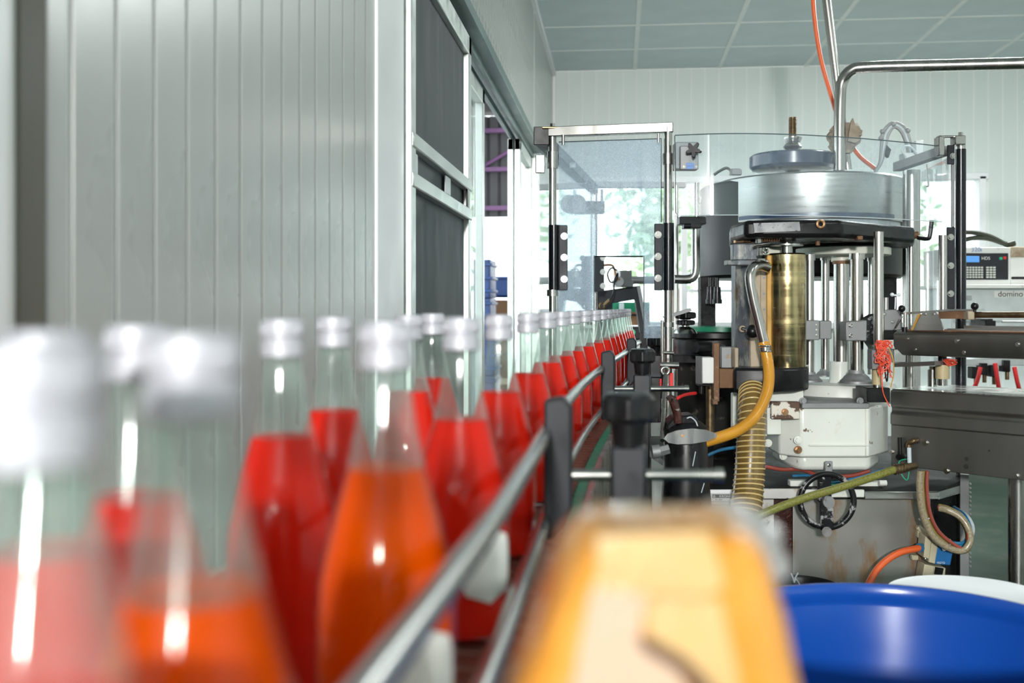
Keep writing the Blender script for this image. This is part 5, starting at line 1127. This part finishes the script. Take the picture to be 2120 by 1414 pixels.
for x, y, dx in ((1638, 1195, 4), (1652, 1194, -5), (1645, 1204, 8)): B().tube([C(x, y - 8, 2.46), C(x + dx, y + 2, 2.46), C(x + dx * 1.5, y + 12, 2.455)], .0016, 6).out('glue_splash', PALEH, kb)

# ---------------------------------------------------------------- printer bench in the right background
pb = thing('printer_bench', 'white coding printer on a bench behind the right guard post', 'printer', C(2100, HY + 1.2 * F / 4.7, 4.8))
DB = 4.7
b = B(); b.px(1975, 512, 2092, 592, DB, .35); hz = b.out('printer_housing', BENCH, pb, bevel=.006)
B().px(2092, 530, 2330, 590, DB + .03, .35).out('side_housing', BENCH, pb)
B().px(2092, 511, 2330, 532, DB + .02, .35).out('side_lid', TAN, pb)
B().px(2095, 573, 2330, 578, DB + .025, .01).out('dark_slot', BLACK, pb)
k = B().px(1985, 524, 2088, 579, DB - .006, .01, 0).out('control_panel', DARKG, pb)
sc_ = B().px(1998, 530, 2028, 543, DB - .010, .006).out('screen', SCREEN, k)
text('panel_print', 'HDS', C(2041, 535, DB - .0075), .020, TXT_W, k)
for i in range(7):
    for j in range(5): B().px(1995 + 6 * i, 552 + 5 * j, 1999.5 + 6 * i, 555.6 + 5 * j, DB - .011, .006, 0, .0005).out('key', KEYS, k)
for i in range(3):
    for j in range(5): B().px(2042 + 7 * i, 552 + 5 * j, 2047.5 + 7 * i, 555.6 + 5 * j, DB - .011, .006, 0, .0005).out('key', KEYS, k)
B().px(2069, 532, 2076, 538, DB - .010, .006).out('green_key', GREENB, k); B().px(2077, 531, 2084, 537, DB - .010, .006).out('red_key', REDP, k)
text('housing_print', '320i', C(2022, 517, DB - .002), .028, TXT_B, pb)
B().px(1960, 589, 2340, 597, DB - .05, .42).out('bench_top', BENCH, pb)
k = B().px(1970, 596, 2330, 700, DB, .3).out('bench_body', BENCHS, pb)
text('body_print', 'domino', C(2092, 609, DB - .001), .036, TXT_K, k)
B().px(2000, 612, 2012, 622, DB - .002, .004).out('sticker', CONDUIT, k)
B().px(2058, 602, 2130, 616, DB - .0005, .004).out('print_field', BENCH, k)
b = B(); b.px(1990, 654, 2330, 658, DB - .2, .02); b.px(2030, 660, 2056, 680, DB - .15, .1); b.px(2040, 664, 2062, 676, DB - .2, .05); b.out('front_rail', BLACKP, pb)
B().px(2075, 664, 2330, 668, DB - .22, .01).out('bright_rail', BRUSH, pb)
B().px(1990, 744, 2330, 757, DB - .1, .3).out('lower_shelf', BENCHS, pb)
for x in (1985, 2310): p = C(x, 700, DB + .1); B().box((p.x, p.y, .53), (.05, .05, 1.06), CAMF, .003).out('bench_leg', GREYM, pb)
for x, y in ((2020, 784), (2038, 776), (2058, 780), (2085, 770)):
    k = B().px(x - 7, y - 24, x + 7, y, DB - .12, .05).out('air_valve', BLACKP, pb); B().post(x, y - 2, y + 16, 4, DB - .1).out('valve_stem', BRONZE, k)
for pts_ in ([(2030, 760), (2024, 785), (2016, 805)], [(2060, 752), (2064, 780), (2068, 805)], [(2100, 760), (2105, 785), (2110, 806)], [(2016, 805), (2010, 840), (2015, 900)], [(2068, 805), (2070, 850), (2066, 900)]):
    B().tube([C(x, y, DB - .16) for x, y in pts_], .009, 10).out('red_hose', REDP, pb)
for pts_ in ([(1985, 480), (2020, 482), (2050, 490), (2080, 505), (2092, 508)], [(1985, 500), (2015, 493), (2045, 494), (2075, 503), (2092, 508)]): B().tube([C(x, y, DB + .05) for x, y in pts_], .011, 10).out('black_cable', CABLE, pb)
B().cyl(C(2086, 507, DB + .05), C(2100, 503, DB + .05), .014).out('cable_plug', CABLE, pb)
bpy.context.view_layer.update()
